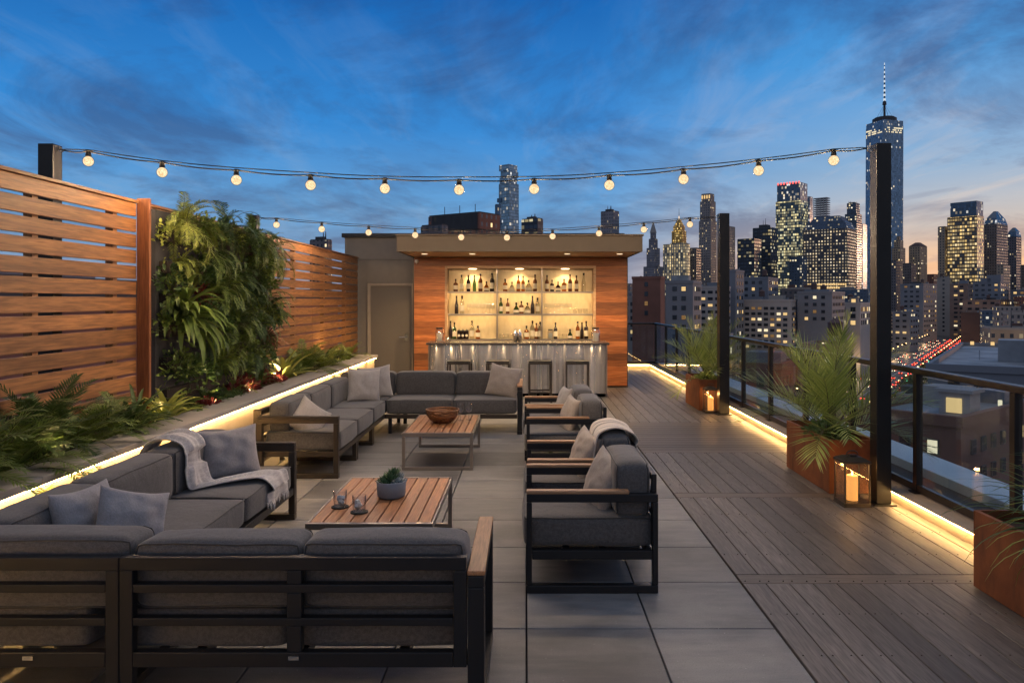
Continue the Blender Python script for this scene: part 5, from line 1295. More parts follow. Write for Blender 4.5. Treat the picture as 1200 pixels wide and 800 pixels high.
# ------------------------------------------------------------------ middle distance blocks with modelled windows
WP = {}
geom_y = {'wide flat roofed neighbour with parapet lamps and dark bulkhead, beyond the railing': 84}
def winproto(w, h, kind):
    key = (round(w, 2), round(h, 2), kind)
    if key not in WP:
        g = MB(); g.box(-w/2, w/2, -.10, .10, 0, h, 1); d = .08
        g.box(-w/2+d, w/2-d, -.13, -.102, d, h*.5-.03, 0); g.box(-w/2+d, w/2-d, -.13, -.102, h*.5+.03, h-d, 0)
        o = g.build('window', [M[{'d': 'win_dark', 'l': 'win_lit', 'p': 'win_pale', 'm': 'win_dim'}[kind]], M['roof_dark']], None, o=(0,0,0)); me = o.data; bpy.data.objects.remove(o); WP[key] = me
    return WP[key]
def block(label, x0, xs, x1, yt, Y, wall, a, ww, wh, px_, pz, lit=.15, roof='roof_dark', top=1.6, stuff=None, name='city_building', rows=None, ybase=None, maxn=96, seed=0, cat='building', parapet=.9, geom=None):
    Xs, L, Q, a_ = solve(x0, xs, x1, Y, a) if not geom else geom; base = GZ; H = hz(yt, Y) - base
    if geom: Y = geom_y[label]
    t = thing(name, label, cat, (Xs, Y, base)); t.rotation_euler = (0, 0, -a_); ORG[t.name] = Vector((0,0,0))
    sub(t, 'wall', wall, lambda g: g.box(-L, 0, 0, Q, 0, H-.3))
    sub(t, 'roof', roof, lambda g: g.box(-L+.4, -.4, .4, Q-.4, H-.29, H-.05))
    sub(t, 'cornice', wall, lambda g: (g.box(-L-.25, .25, -.25, .38, H-.29, H+parapet), g.box(-L-.25, -L+.38, .39, Q, H-.29, H+parapet), g.box(-.38, .25, .39, Q, H-.29, H+parapet), g.box(-L, 0, Q-.3, Q+.2, H-.28, H+parapet)))
    rnd = random.Random(seed+int(Xs)); n = 0; z = H - top - wh
    while z > 2 and n < maxn and (rows is None or rows > 0):
        for face, ln in (('x', L), ('y', Q)):
            k = int((ln-1.2)//px_)
            if k < 1: continue
            off = (ln - k*px_)/2
            for i in range(k):
                if n >= maxn: break
                u = off + px_*(i+.5); kd = 'd' if rnd.random() > lit else rnd.choice('llpmm')
                o = bpy.data.objects.new('window', winproto(ww, wh, kd)); COL.objects.link(o); o.parent = t
                if face == 'x': o.location = (-L+u, -.06, z)
                else: o.location = (.06, u, z); o.rotation_euler = (0, 0, R(90))
                n += 1
        z -= pz
        if rows is not None: rows -= 1
    if stuff: stuff(t, L, Q, H)
    sc_ = .5 + Y/500
    for k in range(7):
        x = -L*rnd.uniform(.08, .92); y = Q*rnd.uniform(.12, .9); w = rnd.uniform(.5, 1.5)*sc_; hh = rnd.uniform(.5, 1.5)*sc_; mt = rnd.choice(('roof_dark', 'slate_wall', 'roof_pale', 'stone_plain'))
        if rnd.random() < .6: sub(t, 'roof_vent', mt, lambda g: g.box(x-w*.5, x+w*.5, y-w*.4, y+w*.4, H-.04, H+hh))
        else: sub(t, 'roof_pipe', mt, lambda g: g.cyl((x,y,H-.04), (x,y,H+hh*1.6), .12*sc_, n=7))
    if Y > 250 and L > 14: roofkit(('tank', rnd.uniform(.15,.85), rnd.uniform(.3,.7)))(t, L, Q, H)
    TW.append((x0, x1, label)); return t
def roofkit(*items):
    def f(t, L, Q, H):
        for it in items:
            k = it[0]; u, v = it[1], it[2]; x = -L*u; y = Q*v
            if k == 'box': w, d, h, m = it[3:]; sub(t, 'bulkhead', m, lambda g: g.box(x-w/2, x+w/2, y-d/2, y+d/2, H-.04, H+h))
            if k == 'tank':
                sub(t, 'water_tank', 'roof_brown', lambda g: (g.cyl((x,y,H+2.5), (x,y,H+5.5), 1.7, n=14), g.cyl((x,y,H+5.51), (x,y,H+6.7), 1.9, .1, 14)) and None or [g.cyl((x+a,y+b,H-.04), (x+a,y+b,H+2.49), .12, n=5) for a in (-1,1) for b in (-1,1)])
            if k == 'lamp': sub(t, 'roof_lamp', 'win_pale', lambda g: g.cyl((x,y,H+.1), (x,y,H+.9), it[3], n=10))
            if k == 'hut': w, d, h, m = it[3:]; sub(t, 'bulkhead', m, lambda g: (g.box(x-w/2, x+w/2, y-d/2, y+d/2, H-.04, H+h), g.box(x-w/2-.3, x+w/2+.3, y-d/2-.3, y+d/2+.3, H+h+.01, H+h+.3))); sub(t, 'lit_doorway', 'win_lit', lambda g: g.box(x-w*.25, x+w*.25, y-d/2-.1, y-d/2-.02, H+.1, H+h*.75))
    return f
# left of the far post, over the far railing
block('grey stone building with three rows of close windows over the far railing', 700, 782, 786, 349, 340, 'pale_wall', 12, 1.25, 1.7, 2.3, 3.2, .24, 'roof_dark', 1.9, seed=1, stuff=roofkit(('box', .6, .4, 6, 5, 2.2, 'slate_wall')))
block('red brown brick block with pale edge left of the far palm', 741, 774, 779, 326, 330, 'brick_plain', 25, 1.6, 2, 9, 4.2, .3, seed=2, rows=4)
block('dark blue block with rooftop lamps right of the red brown block', 780, 812, 822, 331, 300, 'slate_wall', 20, 1.8, 1.8, 3.6, 3.8, .28, seed=3, stuff=roofkit(('lamp', .1, .3, .9), ('box', .6, .5, 7, 5, 3, 'roof_pale')))
block('blue grey apartment building with dark bays behind the far palm', 786, 814, 818, 342, 380, 'slate_wall', 15, 2.2, 2.0, 3.4, 3.6, .16, 'roof_pale', seed=4)
block('pale banded building with wide windows directly left of the far post', 816, 849, 856, 337, 400, 'pale_wall', 20, 2.6, 1.5, 3.9, 3.5, .18, 'roof_pale', seed=5, stuff=roofkit(('box', .5, .5, 6, 5, 3, 'slate_wall')))
# between posts
block('dark blue tower block with scattered lights right of the far post', 853, 862, 872, 318, 420, 'slate_wall', 35, 1.8, 2, 4, 4, .3, seed=6)
block('pale concrete building with a lit window row under a dark band', 862, 927, 934, 352.5, 420, 'pale_wall', 14, 2.3, 1.6, 3.5, 3.1, .24, 'roof_pale', 3.4, seed=7, stuff=roofkit(('box', .75, .4, 12, 6, 2.4, 'slate_wall'), ('box', .3, .5, 8, 6, 3.2, 'stone_plain')))
block('beige blank walled building with a wide dark louvre behind the large palm', 931, 972, 978, 346, 440, 'stone_plain', 14, 3.2, 1.7, 6.5, 3.8, .2, 'roof_pale', 6, rows=6, seed=8, stuff=roofkit(('box', .4, .5, 14, 8, 3.5, 'slate_wall')))
block('grey low building with a bright shop like opening left of the near post', 968, 1008, 1020, 356, 470, 'pale_wall', 20, 3.0, 2.8, 6, 4.2, .5, 'roof_dark', 2, rows=3, seed=9, stuff=roofkit(('lamp', .7, .3, .6), ('hut', .3, .4, 5, 4, 4, 'stone_plain')))
block('glass gabled hall roofed block below the green gold tower', 866, 900, 912, 326, 480, 'slate_wall', 30, 2, 2, 4.5, 4.2, .3, seed=10, rows=5)
block('low slate building under the broad office tower', 935, 975, 990, 343, 420, 'slate_wall', 28, 2, 1.8, 4.5, 4, .12, 'roof_pale', seed=11, rows=4)
# right of the near post
block('dark blue office block with lit windows down its right side', 1055, 1082, 1098, 333, 860, 'slate_wall', 48, 3.4, 2.2, 6.4, 5.6, .34, seed=12, stuff=roofkit(('box', .5, .4, 12, 8, 3, 'roof_dark')))
block('pale slab tower with a single column of dark windows', 1098, 1113.5, 1116, 326, 1010, 'stone_plain', 40, 2.6, 2.4, 11, 5.6, .05, 'roof_pale', seed=13)
block('dim grey office right of the pale slab tower with lit low rows', 1113, 1134, 1142, 333, 930, 'brick_tan', 48, 4.2, 2.2, 6.6, 5.4, .42, seed=14, stuff=roofkit(('box', .4, .5, 8, 8, 5, 'slate_wall')))
block('dark navy building with a sloped roof structure in front of the gold tower', 1140, 1172, 1182, 331, 850, 'slate_wall', 48, 3.2, 2.2, 6.6, 5.6, .25, seed=15, stuff=roofkit(('box', .3, .4, 14, 10, 9, 'slate_wall'), ('box', .6, .4, 10, 10, 5, 'slate_wall')))
block('dark building with rows of bright yellow windows above the brown box', 1128, 1172, 1186, 352, 820, 'brick_tan', 48, 4.0, 2.6, 7.5, 6.4, .62, seed=16, stuff=roofkit(('box', .5, .5, 20, 10, 3, 'roof_dark')))
block('grey building with a lit corner at the right edge of the view', 1184, 1212, 1226, 340, 850, 'slate_wall', 50, 3.4, 2.4, 7, 6, .3, seed=17)
block('plain brown windowless box building beside the avenue', 1126, 1148, 1156, 367, 830, 'roof_brown', 46, 2, 1.5, 30, 6, .0, 'roof_brown', seed=18, rows=1)
block('long low ochre lit building behind the neighbouring roof', 1150, 1196, 1212, 380, 800, 'brick_tan', 46, 4, 3, 9, 7, .7, seed=19, rows=2)
block('low roofed building with a pale roof edge at the right of the near post', 1046, 1066, 1076, 366, 700, 'slate_wall', 46, 3.4, 2.0, 6.2, 5.4, .3, 'roof_pale', seed=20, stuff=roofkit(('lamp', .6, .3, .8)))
# neighbouring buildings seen through the railing
def near_roof(t, L, Q, H):
    sub(t, 'bulkhead', 'roof_brown', lambda g: g.box(-L+13, -L+20, 13, 20, H-.04, H+4.6))
    sub(t, 'bulkhead', 'roof_pale', lambda g: g.box(-L+8, -L+12.5, 20, 26, H-.04, H+3.4))
    sub(t, 'bulkhead', 'roof_pale', lambda g: g.box(-L+22, -L+32, 16, 24, H-.04, H+2.0))
    for k in range(12): sub(t, 'roof_lamp', 'win_lit', lambda g: g.cyl((-L+2+(L-4)*k/11, Q-1.4, H+.3), (-L+2+(L-4)*k/11, Q-1.4, H+1.0), .35, n=8))
block('wide flat roofed neighbour with parapet lamps and dark bulkhead, beyond the railing', 1086, 1225, 1262, 432, 108, 'slate_wall', 30, 1.5, 1.8, 3.2, 3.6, .2, 'roof_pale', 1.6, seed=21, stuff=near_roof, parapet=.7, geom=(95.4, 45, 66, R(33.7)))
block('brown brick apartment building with sash windows seen through the glass panels', 1002, 1126, 1232, 497, 62, 'brick_plain', 50, .95, 1.25, 2.3, 2.5, .28, 'roof_pale', 1.5, seed=22, stuff=roofkit(('hut', .30, .30, 2.6, 2.4, 1.9, 'pale_wall'), ('box', .7, .6, 4, 3, 1.6, 'pale_wall'), ('box', .4, .75, 3, 2, 1.2, 'slate_wall'), ('lamp', .1, .5, .18)), parapet=.6)
block('low white walled building behind the brown brick one', 1052, 1108, 1128, 470, 150, 'pale_wall', 40, 1.3, 1.8, 5, 4, .1, 'roof_pale', 2, seed=23, rows=2, stuff=roofkit(('lamp', .4, .2, .8), ('lamp', .2, .3, .7), ('box', .6, .4, 8, 5, 2, 'roof_dark')))
block('dark flat building seen between railing posts left of the near post', 938, 985, 1000, 408, 170, 'brick_tan', 30, 1.5, 1.8, 3.4, 3.6, .25, 'roof_dark', seed=24, stuff=roofkit(('lamp', .5, .3, .6), ('tank', .3, .5)))
block('brown building low behind the glass between the two posts', 868, 915, 930, 432, 130, 'brick_plain', 28, 1.3, 1.7, 3.2, 3.5, .25, 'roof_pale', seed=25, stuff=roofkit(('box', .5, .4, 6, 5, 2.6, 'slate_wall')))
block('slate coloured building low behind the far railing beside the far post', 800, 846, 858, 398, 150, 'slate_wall', 25, 1.4, 1.7, 3.3, 3.5, .25, 'roof_pale', seed=26)

block('dark brick neighbour seen in slivers through the near fence gaps', -900, -300, 330, 336, 22, 'roof_brown', 8, 1.2, 1.6, 3, 3.4, .1, 'roof_dark', seed=41, rows=2) if 0 else None
t = thing('city_building', 'dark neighbouring building seen only through the gaps of the near fence', 'building', (-16, 18, GZ)); ORG[t.name] = Vector((0,0,0))
sub(t, 'wall', 'brick_plain', lambda g: g.box(-12, 4, -14, 30, 0, 47.6)); sub(t, 'parapet', 'roof_dark', lambda g: (g.box(-12.2, 4.2, -14.2, -13.6, 47.61, 48.2), g.box(3.6, 4.2, -13.59, 30.2, 47.61, 48.2)))
sub(t, 'bulkhead', 'slate_wall', lambda g: g.box(-6, 0, 2, 10, 47.61, 49.0))
# ------------------------------------------------------------------ lesser rooftops filling the ground between
rnd = random.Random(21)
AV0, AV1 = Vector((86, 250)), Vector((542, 962))        # centre line of the lit avenue
AVD = (AV1-AV0).normalized(); AVN = Vector((AVD.y, -AVD.x))
occupied = []
for o in list(COL.objects):
    if o.name.startswith(('city_building', 'city_tower')): occupied.append((o.location.x, o.location.y, 22 if o.location.y < 600 else 30))
mats = [('f_brick', 'dull red brick'), ('f_grey', 'grey concrete'), ('f_tan', 'tan brick'), ('f_blue', 'blue grey'), ('f_stone_dark', 'dark stone'), ('f_stone', 'pale stone')]
feat = [('tank', 'with a rooftop water tank'), ('box', 'with a plain rooftop bulkhead'), ('two', 'with two rooftop huts'), ('none', 'with a bare flat roof'), ('mast', 'with a thin roof mast'), ('step', 'with a stepped top')]
short = [(735, 'behind the bar corner'), (775, 'left of the far palm'), (800, 'under the gold crowned tower'), (835, 'left of the far post'), (875, 'right of the far post'), (905, 'under the black glass block'), (935, 'under the green gold tower'), (970, 'under the broad office tower'), (1005, 'left of the near post'), (1050, 'right of the near post'), (1085, 'under the hip roofed tower'), (1115, 'beside the avenue lights'), (1150, 'under the gold lit tower'), (1190, 'near the right edge')]
seen = set(); nb = 0
for Y in (240, 290, 350, 430, 500, 570, 650, 740, 830, 930):
    step = 34 * (.8 + Y/900)
    x = (705-CX)/F*Y
    while x < (1235-CX)/F*Y:
        w = rnd.uniform(18, 34)*(.8+Y/1400); d = rnd.uniform(18, 32); px = CX + F*(x+w/2)/Y; yy = Y + rnd.uniform(-18, 18)
        q = Vector((x+w/2, yy)) - AV0; along = q.dot(AVD); off = abs(q.dot(AVN))
        bad = (off < 38 + w*.5 and along > -120) or any((x+w/2-a)**2 + (yy-b)**2 < (r)**2 for a, b, r in occupied)
        if px > 1095 and Y < 330: bad = True
        if not bad:
            top = hz(rnd.uniform(338, 372) if Y > 330 else rnd.uniform(372, 400), yy)
            if px > 1035 and Y < 500: top = min(top, hz(385, yy))
            m, mn = rnd.choice(mats); f, fn = rnd.choice(feat); where = min(short, key=lambda s: abs(s[0]-px))[1]
            dist = 'nearer' if Y < 400 else 'mid distance' if Y < 650 else 'far'
            lab = f'{dist} {mn} building {fn} {where}'
            if lab in seen:
                for f, fn in feat:
                    lab = f'{dist} {mn} building {fn} {where}'
                    if lab not in seen: break
            if lab not in seen:
                seen.add(lab); t = thing('city_building', lab, 'building', (x+w/2, yy, GZ)); t.rotation_euler = (0, 0, R(rnd.choice((-26, -30, -24)))); ORG[t.name] = Vector((0,0,0)); H = top-GZ
                sub(t, 'facade', m, lambda g: g.box(-w/2, w/2, -d/2, d/2, 0, H-.2) or (g.box(-w*.3, w*.3, -d*.3, d*.3, H+.01, H+6) if f == 'step' else None))
                sub(t, 'roof', rnd.choice(('roof_dark', 'roof_pale', 'roof_dark', 'roof_brown')), lambda g: (g.box(-w/2+.4, w/2-.4, -d/2+.4, d/2-.4, H-.19, H-.1)))
                sub(t, 'parapet', 'stone_plain', lambda g: (g.box(-w/2-.1, w/2+.1, -d/2-.1, -d/2+.35, H-.19, H+.8), g.box(-w/2-.1, w/2+.1, d/2-.35, d/2+.1, H-.19, H+.8), g.box(-w/2-.1, -w/2+.35, -d/2+.36, d/2-.36, H-.19, H+.8), g.box(w/2-.35, w/2+.1, -d/2+.36, d/2-.36, H-.19, H+.8)))
                if f == 'tank': roofkit(('tank', .0, .0))(t, w, d, H)
                if f == 'box': sub(t, 'bulkhead', 'slate_wall', lambda g: g.box(-w*.2, w*.15, -d*.2, d*.2, H-.09, H+3.4))
                if f == 'two':
                    for s in (-1, 1): sub(t, 'bulkhead', 'roof_brown', lambda g: g.box(s*w*.25-2.5, s*w*.25+2.5, -3, 3, H-.09, H+3))
                if f == 'mast': sub(t, 'mast', 'roof_dark', lambda g: g.cyl((0,0,H-.09), (0,0,H+9), .25, .1, 6))
                occupied.append((x+w/2, yy, max(w, d)*.5)); nb += 1
        x += step*rnd.uniform(.75, 1.1)
print('fill buildings', nb)
# far-off city beyond everything: one mass
g = MB(); rnd = random.Random(9)
for k in range(420):
    Y = rnd.uniform(1700, 4200); px = rnd.uniform(640, 1330); x = atz(px, Y); w = rnd.uniform(20, 60); h = rnd.uniform(18, 60) if rnd.random() < .9 else rnd.uniform(60, 110)
    g.box(x, x+w, Y, Y+w, GZ, GZ+h)
tag(g.build('distant_city', M['f_grey']), 'far-off low city reaching to the horizon between the towers', kind='stuff')

# ------------------------------------------------------------------ the avenue, its traffic, lamps and trees
plain('asphalt', (.05,.05,.052), .45, 0, .2, .2, .3)
plain('road_paint', (.7,.7,.66), .6, 0, .1, 0)
plain('pavement', (.16,.155,.15), .8, 0, .15, .2, .5)
def strip(g, off0, off1, a0, a1, z0, z1):
    P = [AV0 + AVN*o + AVD*a for o, a in ((off0, a0), (off1, a0), (off1, a1), (off0, a1))]
    g.add([(p.x, p.y, z0) for p in P] + [(p.x, p.y, z1) for p in P], [(0,3,2,1),(4,5,6,7),(0,1,5,4),(1,2,6,5),(2,3,7,6),(3,0,4,7)])
g = MB(); strip(g, -17, 17, -120, 800, GZ-.5, GZ+.01); tag(g.build('avenue', M['asphalt']), kind='structure')
g = MB(); strip(g, -24, -17.05, -120, 800, GZ-.5, GZ+.15); strip(g, 17.05, 24, -120, 800, GZ-.5, GZ+.15); tag(g.build('pavement', M['pavement']), kind='structure')
g = MB()
for o in (-11, -5.6, 5.6, 11):
    for a in range(-110, 790, 9): strip(g, o-.1, o+.1, a, a+4, GZ-.2, GZ+.014)
strip(g, -.35, -.15, -110, 790, GZ-.2, GZ+.014); strip(g, .15, .35, -110, 790, GZ-.2, GZ+.014)
tag(g.build('road_marking', M['road_paint']), kind='structure')
emit('tail_light', (1,.06,.03), 6, False); emit('head_light', (1,.80,.48), 5, False); emit('lamp_head', (1,.62,.25), 7, False); emit('lamp_white', (1,.9,.7), 6, False); emit('signal_green', (.15,1,.5), 6, False)
cols = [('white', (.5,.5,.5)), ('black', (.02,.02,.02)), ('grey', (.15,.15,.16)), ('yellow', (.5,.3,.03)), ('dark blue', (.03,.04,.09))]
protos = []
for cn, cc in cols:
    plain('car_'+cn.replace(' ', '_'), cc, .25, .3, .05, 0)
    t = thing('car', 'car', 'car', (0,0,0)); m = M['car_'+cn.replace(' ', '_')]
    def bod(g):
        g.frustum((-.9,.9,-2.2,2.2), (-.92,.92,-2.25,2.25), .3, .75); g.frustum((-.92,.92,-2.25,2.25), (-.8,.8,-2.1,2.1), .7501, .95)
    sub(t, 'body', m, bod); sub(t, 'cabin', 'win_dark', lambda g: g.frustum((-.78,.78,-1.6,1.0), (-.6,.6,-1.1,.4), .9502, 1.45))
    for sx in (-.72, .72):
        sub(t, 'tail_light', 'tail_light', lambda g: g.box(sx-.34, sx+.34, -2.36, -2.2502, .48, 1.0)); sub(t, 'headlight', 'head_light', lambda g: g.box(sx-.24, sx+.24, 2.2502, 2.33, .5, .82))
        for yy in (-1.35, 1.35): sub(t, 'wheel', 'dark_plastic', lambda g: g.cyl((sx*1.2, yy, .33), (sx*1.28, yy, .33), .33, n=10))
    protos.append((cn, t, [True]))
ang = -math.atan2(AVD.x, AVD.y); rnd = random.Random(5)
for lane, away in ((3.0, True), (8.3, True), (13.8, True), (-3.0, False), (-8.3, False), (-13.8, False)):
    a = rnd.uniform(60, 90) if away else 40
    a = -60 + rnd.uniform(0, 20)
    while a < 790:
        cn, t, first = rnd.choice(protos); p = AV0 + AVN*lane + AVD*a
        c = place(t, first[0], (p.x, p.y, GZ+.012), ang if away else ang+math.pi, f'{cn} car in the red tail light stream of the avenue' if away else f'{cn} car with white headlights coming down the avenue', f'{cn} cars ' + ('leaving' if away else 'approaching') + ' on the avenue')
        first[0] = False; a += rnd.uniform(10, 38) if away else rnd.uniform(20, 80)
for cn, t, first in protos:
    if first[0]: bpy.data.objects.remove(t)
def streetlamp(mat, nm):
    t = thing('street_lamp', 'x', 'street lamp', (0,0,0))
    sub(t, 'pole', 'dark_plastic', lambda g: g.tube([(0,0,0),(0,0,7.5),(.5,0,8.4),(1.6,0,8.6)], .1, 6)); sub(t, 'lamp_head', mat, lambda g: g.lathe([(.02,-.28),(.4,-.2),(.5,0),(.3,.2),(.02,.25)], (1.9,0,8.5), 10)); return t
sl = streetlamp('lamp_head', ''); n = 0
for s in (-1, 1):
    a = -60
    while a < 790:
        p = AV0 + AVN*s*19 + AVD*a
        place(sl, n == 0, (p.x, p.y, GZ+.15), ang + (0 if s < 0 else math.pi), 'street lamp on the left pavement of the avenue' if s < 0 else 'street lamp on the right pavement of the avenue', 'avenue lamps ' + ('left' if s < 0 else 'right')); n += 1; a += 30
sw = streetlamp('lamp_white', ''); n = 0; rnd = random.Random(31)
for k in range(90):
    Y = rnd.uniform(180, 700); px = rnd.uniform(850, 1230); x = atz(px, Y)
    q = Vector((x, Y))-AV0
    if abs(q.dot(AVN)) < 30 or any((x-a)**2+(Y-b)**2 < (r*.8)**2 for a, b, r in occupied): continue
    place(sw, n == 0, (x, Y, GZ), rnd.uniform(0, 6), 'pale street lamp in the side streets between the roofs', 'side street lamps'); n += 1
# crossing street with amber lamps beyond the neighbouring roof
n = 0
for k in range(26):
    x = 165 + k*5.2; Y = 300 - k*.6 + rnd.uniform(-4, 4)
    place(sl, False, (x, Y, GZ), rnd.uniform(0, 6), 'amber street lamp in the row beyond the flat neighbouring roof', 'amber lamps of the cross street')
ts = [AV0 + AVN*s + AVD*a for s, a in ((-16.5, 190), (16.5, 186), (16.5, 320))]
for i, p in enumerate(ts):
    t = thing('traffic_signal', ('left side green traffic signal over the avenue', 'right side green traffic signal over the avenue', 'farther green traffic signal over the avenue')[i], 'traffic light', (p.x, p.y, GZ+.15))
    sub(t, 'pole', 'dark_plastic', lambda g: g.cyl((p.x,p.y,GZ+.15), (p.x,p.y,GZ+6.5), .1, n=6)); sub(t, 'signal_head', 'signal_green', lambda g: g.box(p.x-.4, p.x+.4, p.y-.4, p.y+.4, GZ+5.2, GZ+6.6))
leafmat('street_leaf', (.02,.035,.015), (.06,.075,.03))
def citytree(label, x, y, h, r, seed):
    rnd = random.Random(seed); t = thing('street_tree', label, 'tree', (x, y, GZ)); ORG[t.name] = Vector((0,0,0))
    sub(t, 'trunk', 'stem', lambda g: [g.cyl((0,0,0), (0,0,h*.5), .3, .18, 7)] + [g.cyl((0,0,h*.4), (r*.6*math.cos(k), r*.6*math.sin(k), h*.75), .15, .05, 5) for k in (0,1.3,2.6,3.9,5.2)])
    g = MB()
    cl = [Vector((rnd.gauss(0,.45)*r, rnd.gauss(0,.45)*r, h*.68+rnd.gauss(0,.16)*h)) for _ in range(9)]
    for k in range(700):
        c = rnd.choice(cl); p = c + Vector((rnd.gauss(0,1), rnd.gauss(0,1), rnd.gauss(0,.8)))*r*.25; d = Vector((rnd.gauss(0,1), rnd.gauss(0,1), rnd.gauss(0,1))).normalized(); e = d.orthogonal().normalized(); f = d.cross(e); s = rnd.uniform(.25, .55)
        g.add([p-e*s, p-f*s*.6, p+e*s, p+f*s*.6], [(0,1,2,3)])
    g.build('crown', M['street_leaf'], t); return t
tp = [citytree('x', 0, 0, 11, 4.5, 1), citytree('x', 0, 0, 9, 4, 2), citytree('x', 0, 0, 12, 5, 3)]; used = [True]*3; rnd = random.Random(8)
for s in (-1, 1):
    for k in range(20):
        a = -70 + k*26; p = AV0 + AVN*s*21.5 + AVD*a; i = rnd.randrange(3)
        place(tp[i], used[i], (p.x, p.y, GZ+.1), rnd.uniform(0, 6), ('tall', 'small rounded', 'wide')[i] + (' street tree on the left pavement of the avenue' if s < 0 else ' street tree on the right pavement of the avenue'), ('tall', 'small', 'wide')[i] + ' avenue trees ' + ('left' if s < 0 else 'right')); used[i] = False
for k in range(14):
    x = 60 + k*9 + rnd.uniform(-3, 3); y = 178 + rnd.uniform(-12, 24); i = rnd.randrange(3)
    place(tp[i], used[i], (x, y, GZ), rnd.uniform(0, 6), ('tall', 'small rounded', 'wide')[i] + ' tree in the dim square behind the brick building', ('tall', 'small', 'wide') [i] + ' trees of the square'); used[i] = False

for k in range(9):
    for sgn in (-1, 1):
        p = AV0 + AVN*sgn*17 + AVD*(k*88-20); L = bpy.data.lights.new('street_lamp_light', 'POINT'); L.energy = 4500; L.color = (1, .62, .3); L.shadow_soft_size = .5
        o = bpy.data.objects.new('street_lamp_light', L); COL.objects.link(o); o.location = (p.x, p.y, GZ+8.2)
for (x, y, e) in ((205, 296, 9000), (250, 292, 9000), (70, 140, 3500), (95, 175, 3500), (40, 240, 3000)):
    L = bpy.data.lights.new('street_lamp_light', 'POINT'); L.energy = e; L.color = (1, .6, .27); L.shadow_soft_size = .5
    o = bpy.data.objects.new('street_lamp_light', L); COL.objects.link(o); o.location = (x, y, GZ+8.5)
# ================================================================== SKY, SUN, CAMERA
W = bpy.data.worlds.new('World'); S.world = W; W.use_nodes = True
class WT(NT):
    def __init__(s): s.m = W; s.t = W.node_tree; s.n = s.t.nodes; s.l = s.t.links; s.n.clear(); s.out = s.n.new('ShaderNodeOutputWorld')
t = WT(); D = t.new('ShaderNodeTexCoord').outputs['Generated']; sp = t.new('ShaderNodeSeparateXYZ'); t.l.new(D, sp.inputs[0])
x, y, z = sp.outputs; el = t.math('MAXIMUM', z, 0.0)
SUNAZ = R(37)     # to the right of straight ahead
sd = (math.sin(SUNAZ), math.cos(SUNAZ), 0)
def ramp(f, stops):
    r = t.new('ShaderNodeValToRGB'); e = r.color_ramp.elements
    while len(e) > 1: e.remove(e[-1])
    e[0].position = stops[0][0]; e[0].color = (*stops[0][1], 1)
    for p, c in stops[1:]: k = e.new(p); k.color = (*c, 1)
    t.l.new(f, r.inputs[0]); return r.outputs[0]
base = ramp(el, [(0, (.26,.29,.38)), (.05, (.20,.32,.50)), (.12, (.13,.36,.68)), (.22, (.035,.25,.66)), (.38, (.003,.125,.46)), (.58, (.12,.18,.32)), (1, (.40,.43,.49))])  # overhead stops, out of view, brightened as added fill light for the terrace
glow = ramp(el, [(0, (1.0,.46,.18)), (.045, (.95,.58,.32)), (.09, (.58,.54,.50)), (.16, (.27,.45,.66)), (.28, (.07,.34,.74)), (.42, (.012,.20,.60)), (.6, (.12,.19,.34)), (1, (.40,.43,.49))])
hd = t.vmath('NORMALIZE', t.vmath('MULTIPLY', D, (1, 1, 0))); az = t.vmath('DOT_PRODUCT', hd, sd)
af = t.mapr(az, .85, 1.0, 0, 1)
col = t.mix(af, base, glow)
# cloud sheets seen in perspective
def cloud(h, sc, st, lo, hi, det=7, seed=0, rot=0):
    k = t.math('ADD', z, h); cx = t.math('DIVIDE', x, k); cy = t.math('DIVIDE', y, k); cb = t.new('ShaderNodeCombineXYZ'); t.l.new(cx, cb.inputs[0]); t.l.new(cy, cb.inputs[1]); cb.inputs[2].default_value = seed
    mp = t.new('ShaderNodeMapping'); mp.inputs['Scale'].default_value = (st[0], st[1], 1); mp.inputs['Rotation'].default_value = (0, 0, rot); t.l.new(cb.outputs[0], mp.inputs[0])
    return t.mapr(t.noise(mp.outputs[0], sc, det, .62, .5), lo, hi, 0, 1)
c1 = cloud(.20, 1.7, (.85, .80), .48, .64, 9, 7.7, R(35)); c2 = cloud(.10, 2.6, (1.5, .42), .48, .68, 10, 11.4, R(-6)); c3 = cloud(.05, .55, (.9, 1.3), .45, .70, 8, 6.1, R(5))
c1 = t.math('MINIMUM', t.math('ADD', t.math('MULTIPLY', c1, .95), t.math('MULTIPLY', t.math('MULTIPLY', c3, t.math('SUBTRACT', 1.0, t.math('MULTIPLY', af, .55))), t.mapr(el, .02, .26, .8, .15))), 1.0)
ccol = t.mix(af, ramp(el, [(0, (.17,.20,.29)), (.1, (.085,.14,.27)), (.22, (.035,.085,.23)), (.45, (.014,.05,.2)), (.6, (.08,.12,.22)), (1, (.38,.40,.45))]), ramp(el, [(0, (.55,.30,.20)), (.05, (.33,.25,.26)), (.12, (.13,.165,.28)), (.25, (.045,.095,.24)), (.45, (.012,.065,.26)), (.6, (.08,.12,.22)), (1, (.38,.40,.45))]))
hi = t.mix(.55, col, t.mix(af, (.30,.42,.58), (.85,.66,.52)))
thin = t.math('MULTIPLY', c2, t.mapr(el, .04, .36, .65, .12))
col = t.mix(thin, col, hi)
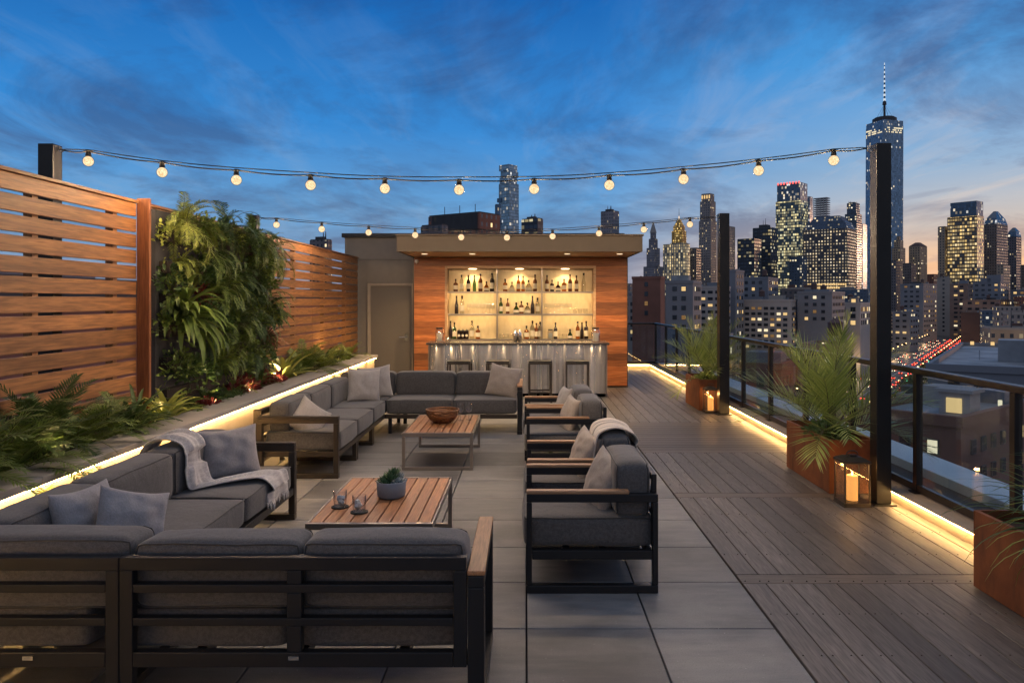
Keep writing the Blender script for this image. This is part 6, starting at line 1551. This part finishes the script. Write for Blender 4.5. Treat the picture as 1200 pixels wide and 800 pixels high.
col = t.mix(t.math('MULTIPLY', c1, .72), col, ccol)
col = t.mix(t.mapr(z, -.02, 0, 1, 0), col, (.03,.035,.05))
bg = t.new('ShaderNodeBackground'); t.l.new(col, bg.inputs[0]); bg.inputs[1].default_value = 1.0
sky = t.new('ShaderNodeTexSky', sky_type='NISHITA'); sky.sun_disc = False; sky.sun_elevation = R(1.0); sky.sun_rotation = SUNAZ
b2 = t.new('ShaderNodeBackground'); t.l.new(sky.outputs[0], b2.inputs[0]); b2.inputs[1].default_value = .006
bg.inputs[0].default_value = (0,0,0,1); t.l.new(t.mix(t.math('MULTIPLY', t.mapr(y, .1, -.5, 0, 1), t.mapr(z, -.02, .02, 0, 1)), col, (.30,.335,.43)), bg.inputs[0])  # unseen sky behind the camera, lifted grey to add light on the foreground
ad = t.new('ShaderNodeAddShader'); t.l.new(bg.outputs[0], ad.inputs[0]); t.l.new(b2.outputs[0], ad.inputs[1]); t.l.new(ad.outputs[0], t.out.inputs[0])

L = bpy.data.lights.new('sun', 'SUN'); L.energy = .45; L.color = (1, .55, .32); L.angle = R(3)
o = bpy.data.objects.new('sun', L); COL.objects.link(o)
sdv = Vector((math.sin(R(62)), math.cos(R(62)), math.tan(R(3)))); o.rotation_euler = sdv.to_track_quat('Z', 'Y').to_euler()

cam = bpy.data.cameras.new('camera'); co = bpy.data.objects.new('camera', cam); COL.objects.link(co); S.camera = co
co.location = (0, 0, CH); co.rotation_euler = (R(90), 0, 0)
cam.sensor_width = 36; cam.lens = F/1200*36; cam.shift_x = -(CX-600)/1200; cam.shift_y = -(400-HY)/1200
cam.clip_start = .05; cam.clip_end = 20000
S.view_settings.view_transform = 'Standard'; S.view_settings.look = 'None'; S.view_settings.exposure = 0; S.view_settings.gamma = 1
S.cycles.use_denoising = True; S.cycles.max_bounces = 8; S.cycles.transparent_max_bounces = 16; S.cycles.caustics_reflective = False; S.cycles.caustics_refractive = False
S.cycles.sample_clamp_indirect = 6; S.cycles.use_light_tree = True
